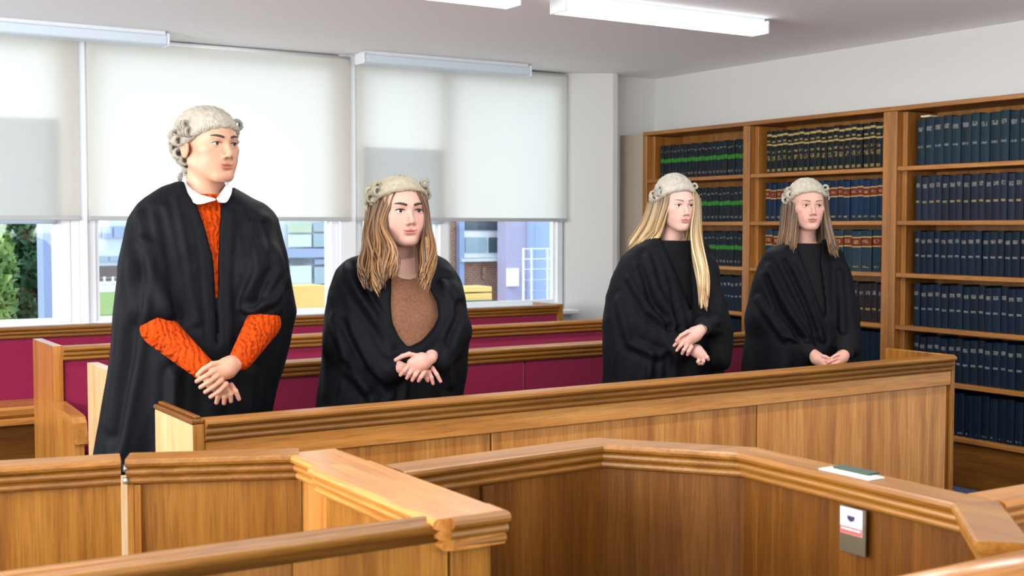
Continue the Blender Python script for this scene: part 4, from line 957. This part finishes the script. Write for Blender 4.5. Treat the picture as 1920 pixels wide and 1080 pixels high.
    for lvl, (dz, n_c) in enumerate(wg.get('curl_rows', ((.050, 9), (.026, 9), (.002, 8), (-.022, 7)))):
        for k in range(n_c):
            s0 = (66, 74, 104, 112)[min(lvl, 3)]; a = R(s0 + (360 - 2*s0)*(k + .5*(lvl % 2))/(n_c - .5)); y = -math.cos(a)*.110 + .018; x = math.sin(a)*.089
            z = wg['front'] - (y + .095)*wg['slope'] + dz
            zz_ = (z - .04)/.09; f_ = math.sqrt(max(1 - zz_*zz_*.55, .3)); f_ *= 1.05; ctr = np.array([x*f_, (y - .018)*f_ + .018, z])
            tang = np.array([math.cos(a), math.sin(a), rg.normal()*.25]); tang = np.array([math.cos(a)*.089, math.sin(a)*.11, rg.normal()*.02])
            m = MB(); m.tube(tw(helix(ctr, tang, .0128 + rg.uniform(-.0012, .002), .030, 2.6, .005)), .0054*hs, 6)
            t_ = np.tile(base*rg.uniform(.82, 1.12), (len(m.v), 1)); obj('curl', m.v, m.f, M_wig, wo, True, None, t_)
    if wg.get('tails'):
        for q in wg['tails']:
            pts = np.array([V(*p_) for p_ in q]); tt = np.linspace(0, 1, len(pts)); t2 = np.linspace(0, 1, 16); pp = np.stack([np.interp(t2, tt, pts[:, i]) for i in range(3)], 1)
            m = MB(); m.tube(pp, .006*np.linspace(1, .6, 16), 7); m.tube(helix(pp[-1], pr, .010, .012, 2.2, .004), .0042, 6)
            obj('tail', m.v, m.f, M_wig, wo, True, None, np.tile(base, (len(m.v), 1)))
    # ---- hair: flat tapering locks between guide lines
    if sp.get('hair'):
        m = MB(); cols = []
        for (A, B, cnt, c0, c1, wav) in sp['hair']:
            A = np.array([V(*q) for q in A]); B = np.array([V(*q) for q in B]); nA = len(A)
            cnt = int(cnt*3.6)
            for k in range(cnt):
                u = (k + rg.uniform(.1, .9))/cnt; G_ = A*(1-u) + B*u; t2 = np.linspace(0, 1, 18); tt = np.linspace(0, 1, nA)
                # Catmull-like smoothing of guide
                pp = np.stack([np.interp(t2, tt, G_[:, i]) for i in range(3)], 1)
                for _ in range(3): pp[1:-1] = (pp[:-2] + 2*pp[1:-1] + pp[2:])/4
                ph = rg.uniform(0, 6.3)*.10 + u*3.0; amp = wav*t2**1.2
                pp += pr*(amp*np.sin(t2*9 + ph))[:, None]*.8 - s_*(amp*np.cos(t2*9 + ph))[:, None]*.8
                pp += rg.normal(size=3)*.0035 - s_*rg.uniform(-.006, .012)
                ln = rg.uniform(.84, 1.05); pp = pp[0] + (pp - pp[0])*np.array([1, 1, ln])
                rad = np.interp(t2, (0, .15, .7, .9, 1), (.0024, .0033, .0033, .0026, .0008))*rg.uniform(.6, 1.4)
                nb_ = len(m.v); m.tube(pp, rad, 6, .45, up=-s_); mixv = float(np.clip(rg.beta(.7, .8), 0, 1))
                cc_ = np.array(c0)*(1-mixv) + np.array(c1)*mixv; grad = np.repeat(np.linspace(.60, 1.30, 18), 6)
                cols.append(cc_[None]*grad[:, None])
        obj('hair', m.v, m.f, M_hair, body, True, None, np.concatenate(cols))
    if sp.get('cap'):   # close-lying hair under the wig
        def cap_f(P): return np.maximum(ell(P, (0, .022, .026), (.081, .097, .076)), np.maximum(-(P[1] - .030), -.085 - P[2])) 
        ax, P = grid((-.1, -.05, -.1), (.1, .14, .13), .005); v, f = nets(cap_f(P), ax)
        obj('back_hair', tw(relax(v, f, 2)), f, M_hair, body, True, None, np.tile(np.array(sp['cap']), (len(v), 1)))
    return dict(body=body, V=V, J=J, tw=tw, e1=e1, e2=e2, pr=pr, s=s_)
SK_M = (.46, .245, .155); SK_W = (.70, .43, .345)
MAN = dict(label='tall man in black gown and wig over an orange cable-knit jumper, hands clasped', xy=(1.325, 3.92), seed=11, body_turn=14,
  rows=[(336, 343, 420, .07), (350, 306, 438, .085), (361, 287, 457, .10), (371, 272, 475, .11), (383, 255, 496, .12), (396, 246, 509, .13), (410, 239, 519, .14), (460, 230, 533, .16), (500, 224, 541, .17), (590, 211, 557, .19),
        (650, 206, 545, .20), (720, 198, 522, .20), (790, 189, 507, .20), (838, 181, 500, .20), (862, 178, 497, .20)],
  joints=dict(neck=(387, 356, -.01), shL=(468, 425, 0), shR=(284, 420, 0), elL=(494, 606, .165), elR=(296, 616, .175), wrL=(450, 676, .28), wrR=(384, 694, .275)),
  sleeves=[((282, 430, .03), (284, 500, .10), .062, .085), ((284, 500, .10), (290, 576, .155), .085, .074), ((474, 432, .03), (484, 500, .09), .06, .085), ((484, 500, .09), (496, 574, .155), .085, .068)],
  opening=[(340, 325), (352, 362), (369, 384), (385, 430), (400, 488), (404, 560), (407, 645), (411, 645), (409, 560), (409, 488), (412, 430), (414, 384), (438, 355), (440, 325)],
  folds=[([(258, 400), (272, 470), (318, 585)], .012, .018), ([(240, 440), (232, 540), (215, 680), (200, 800)], .012, .02), ([(270, 470), (262, 560), (240, 700), (215, 830)], -.014, .018),
         ([(330, 370), (352, 480), (368, 600)], .008, .014), ([(352, 362), (374, 470), (388, 640)], -.007, .008), ([(300, 400), (322, 500), (338, 600)], -.010, .015), ([(432, 400), (427, 520), (428, 640)], .008, .012),
         ([(470, 420), (482, 500), (455, 575)], .011, .015), ([(500, 420), (512, 500), (470, 570)], -.013, .015), ([(465, 580), (515, 560), (545, 525)], .012, .014), ([(330, 700), (325, 800)], .012, .02), ([(470, 700), (468, 780)], .012, .018)],
  head_turn=35, head_c=(392, 272, .03), hs=1.05, nod=0, gaze=6, brow=1.05,
  head=dict(skin=SK_M, jaw=1.05, nose=1.08, lips=.85, neck=.056, eye=.0040, shadow=.6, cheek=.92),
  wig=dict(front=.050, slope=.50, top=-.010, color=(.56, .50, .40), tails=[[(350, 300, -.08), (343, 318, -.085), (338, 332, -.085)], [(356, 300, -.09), (353, 320, -.095), (350, 330, -.09)]]), cap=(.035, .022, .014),
  hands=[dict(palm=[(449, 676, .285), (426, 691, .31), (406, 703, .315)], palm_r=(.022, .029, .024), thumb=True, web=((432, 678, .31), (400, 694, .325), .018),
              fingers=[[(424, 679, .322), (398, 683, .335), (382, 692, .337), (371, 703, .332)], [(402, 695, .335), (386, 705, .346), (369, 715, .335)], [(408, 704, .335), (392, 716, .346), (376, 726, .335)], [(415, 713, .331), (400, 725, .341), (385, 735, .331)], [(424, 720, .326), (410, 734, .333), (395, 744, .326)]]),
         dict(palm=[(384, 694, .275), (402, 715, .285), (417, 728, .285)], palm_r=(.022, .026, .022), fingers=[[(412, 735, .29), (409, 745, .292), (406, 755, .288)], [(420, 733, .292), (421, 745, .295), (420, 756, .29)], [(427, 728, .292), (432, 740, .297), (433, 752, .29)], [(433, 722, .292), (442, 734, .297), (448, 748, .29)]])],
  top_name='jumper', top_mat=M_orange, topneck=.062, topz=-.015, arm0=.0, armr=(.040, .056, .036), neckhole=.080)
W2 = dict(label='woman with long wavy brown hair in wig and black gown over a tan top', xy=(2.02, 3.92), seed=23, body_turn=18,
  rows=[(468, 715, 795, .07), (476, 680, 815, .095), (486, 652, 836, .115), (505, 632, 853, .135), (540, 618, 868, .16), (590, 609, 877, .19), (640, 604, 879, .20), (690, 600, 877, .205), (740, 595, 868, .205), (800, 591, 865, .2), (880, 589, 860, .2)],
  joints=dict(neck=(756, 490, -.01), shL=(815, 535, 0), shR=(675, 532, 0), elL=(835, 635, .08), elR=(662, 650, .10), wrL=(808, 670, .265), wrR=(750, 690, .245)),
  sleeves=[((665, 535, .02), (664, 640, .11), .07, .10), ((664, 640, .11), (728, 692, .215), .10, .058), ((828, 535, .02), (832, 620, .09), .065, .085), ((832, 620, .09), (822, 672, .225), .09, .052), ((838, 560, .08), (790, 655, .17), .06, .045)],
  opening=[(736, 470), (734, 520), (733, 570), (736, 602), (748, 628), (764, 648), (790, 637), (812, 614), (823, 592), (819, 566), (802, 535), (795, 500), (792, 470)],
  neckline=[(725, 470), (738, 512), (752, 522), (770, 525), (790, 516), (805, 470)],
  folds=[([(645, 500), (680, 560), (735, 640)], .015, .018), ([(662, 492), (700, 560), (740, 612)], -.011, .014), ([(620, 560), (650, 660), (690, 720)], .014, .02), ([(640, 600), (680, 690), (722, 730)], -.014, .016), ([(830, 530), (850, 590), (800, 655)], .012, .015), ([(862, 570), (838, 640)], -.012, .014),
         ([(612, 600), (606, 740)], .012, .02), ([(828, 640), (846, 720)], .012, .018), ([(760, 720), (756, 750)], .010, .012), ([(650, 690), (700, 745)], .012, .016)],
  head_turn=20, head_c=(751, 396, .03), hs=1.07, nod=0, gaze=8, brow=1.2, lash=1.6,
  head=dict(skin=(.53, .295, .23), jaw=1.08, nose=1.0, lips=1.15, neck=.052, eye=.0048, shadow=.9, cheek=1.09, lipc=(.36, .105, .105)),
  wig=dict(front=.071, slope=.40, top=-.012, color=(.60, .52, .38)), cap=(.06, .03, .014),
  hair=[([(744, 362, .10), (731, 395, .11), (727, 430, .12), (740, 470, .17), (742, 515, .20)], [(712, 372, .06), (704, 410, .07), (698, 455, .10), (700, 500, .18), (712, 548, .215)], 42, (.05, .021, .009), (.34, .17, .065), .021),
        ([(718, 370, .06), (710, 410, .06), (700, 455, .08), (706, 500, .18), (718, 545, .21)], [(690, 384, -.01), (688, 425, .0), (678, 465, .05), (677, 500, .15), (682, 528, .195)], 48, (.04, .018, .008), (.27, .13, .05), .017),
        ([(783, 360, .09), (797, 395, .085), (799, 435, .08), (788, 478, .15), (790, 528, .20)], [(797, 370, .04), (804, 410, .03), (807, 455, .05), (819, 498, .15), (806, 536, .20)], 42, (.05, .021, .009), (.36, .18, .065), .015),
        ([(780, 420, -.02), (783, 455, .06), (779, 490, .13), (778, 522, .17)], [(798, 420, -.02), (800, 455, .04), (800, 495, .12), (798, 532, .165)], 22, (.05, .022, .01), (.16, .07, .03), .005)],
  hands=[dict(palm=[(808, 671, .27), (791, 680, .285), (777, 689, .29)], palm_r=(.021, .027, .022), thumb=True, web=((790, 670, .29), (772, 680, .298), .016), fr=.0082,
              fingers=[[(784, 668, .29), (767, 664, .305), (754, 668, .307), (742, 675, .30)], [(767, 685, .302), (758, 695, .308), (751, 703, .30)], [(775, 690, .302), (768, 700, .309), (763, 709, .30)], [(785, 694, .30), (778, 704, .307), (773, 713, .30)], [(796, 697, .295), (789, 707, .302), (785, 714, .295)]]),
         dict(palm=[(750, 690, .25), (778, 697, .265), (798, 699, .265)], palm_r=(.020, .022, .017), fr=.0078, fingers=[[(798, 704, .27), (800, 710, .272), (802, 714, .27)], [(804, 697, .272), (809, 708, .276), (812, 719, .27)], [(811, 690, .27), (819, 702, .275), (826, 715, .27)]])],
  top_name='top', top_mat=M_brown, topneck=.05, topz=.0, arms=False)
W3 = dict(label='woman with long straight blonde hair in wig and black gown, hands clasped', xy=(3.22, 3.92), seed=37, body_turn=30,
  rows=[(441, 1240, 1302, .06), (449, 1212, 1316, .08), (461, 1186, 1328, .10), (480, 1163, 1338, .12), (508, 1147, 1346, .14), (550, 1132, 1352, .16), (600, 1127, 1360, .18), (650, 1125, 1364, .19), (700, 1128, 1358, .19), (760, 1125, 1352, .19), (880, 1123, 1348, .19)],
  joints=dict(neck=(1264, 453, -.01), shL=(1305, 515, 0), shR=(1205, 512, 0), elL=(1322, 600, .07), elR=(1190, 612, .07), wrL=(1321, 613, .225), wrR=(1290, 652, .19)),
  sleeves=[((1196, 510, .02), (1188, 600, .09), .068, .10), ((1188, 600, .09), (1268, 655, .165), .105, .052), ((1316, 510, .02), (1322, 580, .08), .065, .08), ((1322, 580, .08), (1333, 606, .185), .08, .048), ((1342, 620, .10), (1343, 668, .11), .07, .06)],
  opening=[(1236, 440), (1248, 468), (1272, 520), (1292, 575), (1298, 590), (1296, 545), (1294, 500), (1296, 465), (1300, 440)],
  folds=[([(1215, 482), (1232, 540), (1268, 605)], .013, .016), ([(1240, 470), (1262, 540), (1275, 615)], -.011, .012), ([(1180, 520), (1215, 580), (1248, 602)], .015, .016), ([(1160, 560), (1182, 640), (1235, 662)], .013, .018), ([(1200, 500), (1222, 560), (1255, 610)], -.012, .012),
         ([(1272, 500), (1292, 570)], .008, .012), ([(1222, 660), (1218, 700)], .010, .015), ([(1255, 665), (1252, 705)], -.010, .015), ([(1325, 560), (1345, 600)], .010, .013)],
  head_turn=28, head_c=(1267, 385, .03), hs=.90, nod=1, gaze=5, brow=.75, lash=.9, brow_mat=M_brow_l,
  head=dict(skin=(.58, .345, .285), jaw=.91, nose=.95, lips=1.1, neck=.044, eye=.0046, shadow=.55, cheek=.97, lipc=(.42, .13, .13)),
  wig=dict(front=.070, slope=.50, top=.014, color=(.66, .60, .50)), cap=(.34, .21, .10),
  hair=[([(1258, 356, .085), (1254, 385, .095), (1247, 412, .09), (1238, 440, .07), (1226, 456, .06)], [(1216, 378, .0), (1211, 402, -.01), (1203, 424, -.02), (1191, 446, -.03), (1177, 470, -.04)], 60, (.22, .13, .055), (.56, .39, .19), .002),
        ([(1301, 360, .055), (1304, 398, .06), (1296, 440, .11), (1300, 490, .165), (1309, 530, .19), (1312, 570, .205)], [(1310, 372, .02), (1311, 408, .03), (1312, 450, .09), (1319, 490, .15), (1329, 530, .18), (1327, 572, .195)], 40, (.30, .18, .08), (.66, .48, .26), .0025),
        ([(1235, 400, -.06), (1230, 430, -.06), (1226, 460, -.03)], [(1305, 400, -.06), (1304, 430, -.05), (1300, 465, .02)], 12, (.25, .15, .07), (.42, .27, .13), .002)],
  hands=[dict(palm=[(1319, 615, .235), (1302, 627, .25), (1287, 640, .25)], palm_r=(.021, .027, .023), thumb=True, fr=.0080,
              fingers=[[(1302, 620, .262), (1289, 622, .276), (1277, 629, .277), (1269, 638, .272)], [(1281, 633, .262), (1272, 640, .268), (1264, 648, .26)], [(1283, 640, .264), (1275, 649, .27), (1269, 657, .262)], [(1289, 647, .264), (1282, 656, .27), (1279, 663, .26)], [(1297, 650, .26), (1291, 659, .266), (1289, 665, .258)]]),
         dict(palm=[(1290, 652, .20), (1306, 658, .22), (1315, 665, .225)], palm_r=(.021, .023, .021), fr=.0080, fingers=[[(1312, 672, .232), (1309, 678, .236), (1311, 682, .23)], [(1318, 669, .234), (1319, 677, .238), (1317, 682, .23)], [(1321, 664, .23), (1326, 670, .236), (1328, 674, .23)]])],
  top_name='top', top_mat=M_blacktop, topneck=.049, topz=.030)
W4 = dict(label='woman with straight brown hair in wig and black gown before the bookcase', xy=(4.01, 3.92), seed=51, body_turn=22,
  rows=[(447, 1482, 1545, .06), (456, 1455, 1565, .085), (470, 1432, 1580, .105), (495, 1421, 1590, .125), (530, 1409, 1601, .145), (580, 1401, 1611, .165), (640, 1395, 1617, .18), (690, 1391, 1618, .18), (760, 1389, 1614, .18), (880, 1387, 1608, .18)],
  joints=dict(neck=(1512, 457, -.01), shL=(1553, 520, 0), shR=(1460, 515, 0), elL=(1580, 605, .05), elR=(1441, 610, .06), wrL=(1587, 663, .195), wrR=(1523, 663, .195)),
  sleeves=[((1448, 512, .02), (1441, 600, .08), .068, .092), ((1441, 600, .08), (1510, 664, .155), .095, .05), ((1568, 512, .02), (1580, 590, .06), .064, .075), ((1580, 590, .06), (1594, 654, .15), .075, .045)],
  opening=[(1488, 445), (1500, 478), (1522, 535), (1543, 590), (1548, 600), (1546, 555), (1538, 495), (1542, 445)],
  folds=[([(1440, 500), (1470, 560), (1522, 645)], .013, .016), ([(1436, 520), (1460, 580), (1502, 632)], -.013, .014), ([(1490, 500), (1520, 560), (1542, 635)], .012, .013), ([(1470, 490), (1505, 560), (1530, 620)], -.011, .012), ([(1576, 510), (1581, 620)], .010, .014), ([(1420, 560), (1472, 632)], .012, .016), ([(1560, 500), (1566, 640)], -.008, .012), ([(1475, 628), (1512, 640)], .010, .010)],
  head_turn=17, head_c=(1513, 386, .03), hs=.93, nod=0, gaze=10, brow=.8, lash=.9, brow_mat=M_brow_l,
  head=dict(skin=(.56, .31, .24), jaw=.91, nose=1.0, lips=1.0, neck=.043, eye=.0042, shadow=.6, cheek=.95, lipc=(.37, .11, .11)),
  wig=dict(front=.068, slope=.50, top=.002, color=(.67, .60, .48)), cap=(.10, .055, .026),
  hair=[([(1501, 362, .075), (1498, 395, .085), (1494, 430, .095), (1489, 472, .125)], [(1468, 384, .0), (1467, 410, .0), (1463, 440, .02), (1460, 464, .05)], 50, (.040, .019, .008), (.19, .098, .042), .003),
        ([(1541, 360, .045), (1545, 398, .05), (1548, 438, .08), (1555, 474, .12)], [(1551, 370, .01), (1553, 405, .02), (1559, 445, .05), (1573, 480, .09)], 36, (.040, .019, .008), (.21, .11, .047), .003),
        ([(1485, 405, -.06), (1482, 435, -.05), (1480, 462, .0)], [(1548, 405, -.06), (1548, 435, -.05), (1550, 462, .0)], 12, (.05, .028, .014), (.10, .055, .027), .002)],
  hands=[dict(palm=[(1525, 663, .205), (1532, 672, .222), (1543, 679, .232)], palm_r=(.022, .026, .021), fr=.0080, fingers=[[(1543, 674, .24), (1553, 677, .25), (1561, 680, .25)], [(1541, 681, .24), (1552, 685, .25), (1560, 687, .25)], [(1537, 687, .236), (1548, 691, .247), (1556, 692, .247)], [(1532, 691, .23), (1543, 696, .24), (1551, 697, .24)], [(1537, 666, .238), (1548, 669, .25), (1557, 673, .252)]]),
         dict(palm=[(1585, 663, .205), (1578, 670, .222), (1568, 677, .232)], palm_r=(.022, .026, .021), fr=.0080, fingers=[[(1570, 672, .247), (1560, 676, .262), (1552, 680, .262)], [(1573, 679, .247), (1563, 683, .262), (1555, 686, .262)], [(1577, 685, .242), (1566, 689, .257), (1558, 691, .255)], [(1581, 690, .235), (1571, 694, .248), (1562, 696, .246)], [(1575, 664, .24), (1566, 667, .256), (1559, 671, .26)]])],
  top_name='top', top_mat=M_blacktop, topneck=.048, topz=.030)
man = person(MAN); w2 = person(W2); w3 = person(W3); w4 = person(W4)

# man's shirt collar: two folded points around the neck
def collar(p):
    V = p['V']; body = p['body']
    def strip(top, bot):
        T = np.array([V(*q) for q in top]); B = np.array([V(*q) for q in bot]); n = 21; t = np.linspace(0, 1, len(T)); t2 = np.linspace(0, 1, n)
        def sm(A):
            q = np.stack([np.interp(t2, t, A[:, i]) for i in range(3)], 1)
            for _ in range(3): q[1:-1] = (q[:-2] + 2*q[1:-1] + q[2:])/4
            return q
        T, B = sm(T), sm(B); m_ = 6; front = []
        for i in range(n):
            for j in range(m_):
                u = j/(m_ - 1); front.append(T[i]*(1-u) + B[i]*u - p['s']*(.007*math.sin(u*math.pi)))
        front = np.array(front); vs = np.concatenate([front, front + p['s']*.004]); N0 = n*m_; fs = []
        for i in range(n - 1):
            for j in range(m_ - 1):
                a, b, c, d = i*m_+j, i*m_+j+1, (i+1)*m_+j+1, (i+1)*m_+j
                fs += [(a, b, c, d), (N0+d, N0+c, N0+b, N0+a)]
            fs += [(i*m_, (i+1)*m_, N0+(i+1)*m_, N0+i*m_), (i*m_+m_-1, N0+i*m_+m_-1, N0+(i+1)*m_+m_-1, (i+1)*m_+m_-1)]
        for i in (0, n-1):
            for j in range(m_ - 1): fs.append((i*m_+j, i*m_+j+1, N0+i*m_+j+1, N0+i*m_+j))
        obj('shirt_collar', vs, fs, M_shirt, body, True)
    strip([(349, 326, -.06), (351, 338, .0), (356, 352, .05), (372, 364, .085), (403, 372, .115)], [(342, 334, -.05), (343, 345, .02), (348, 362, .09), (367, 386, .135), (405, 375, .135)])
    strip([(406, 372, .115), (413, 363, .10), (421, 351, .07), (426, 342, .02), (427, 334, -.04)], [(409, 379, .135), (425, 381, .13), (434, 364, .09), (436, 350, .04), (434, 342, -.02)])
collar(man)
# bracelet on the blonde woman's wrist
V = w3['V']; c = V(1321, 613, .235); d = V(1302, 627, .25) - c; d /= np.linalg.norm(d)
u = np.cross(d, (0, 0, 1)); u /= np.linalg.norm(u); v_ = np.cross(d, u)
m = MB(); m.tube([c + d*.006 + .0235*(math.cos(a)*u + math.sin(a)*v_) for a in np.linspace(0, 2*math.pi, 25)], .0016, 6)
m.build('bracelet', mat('dark_bracelet', (.08, .06, .06), .4, .5), w3['body'], True)
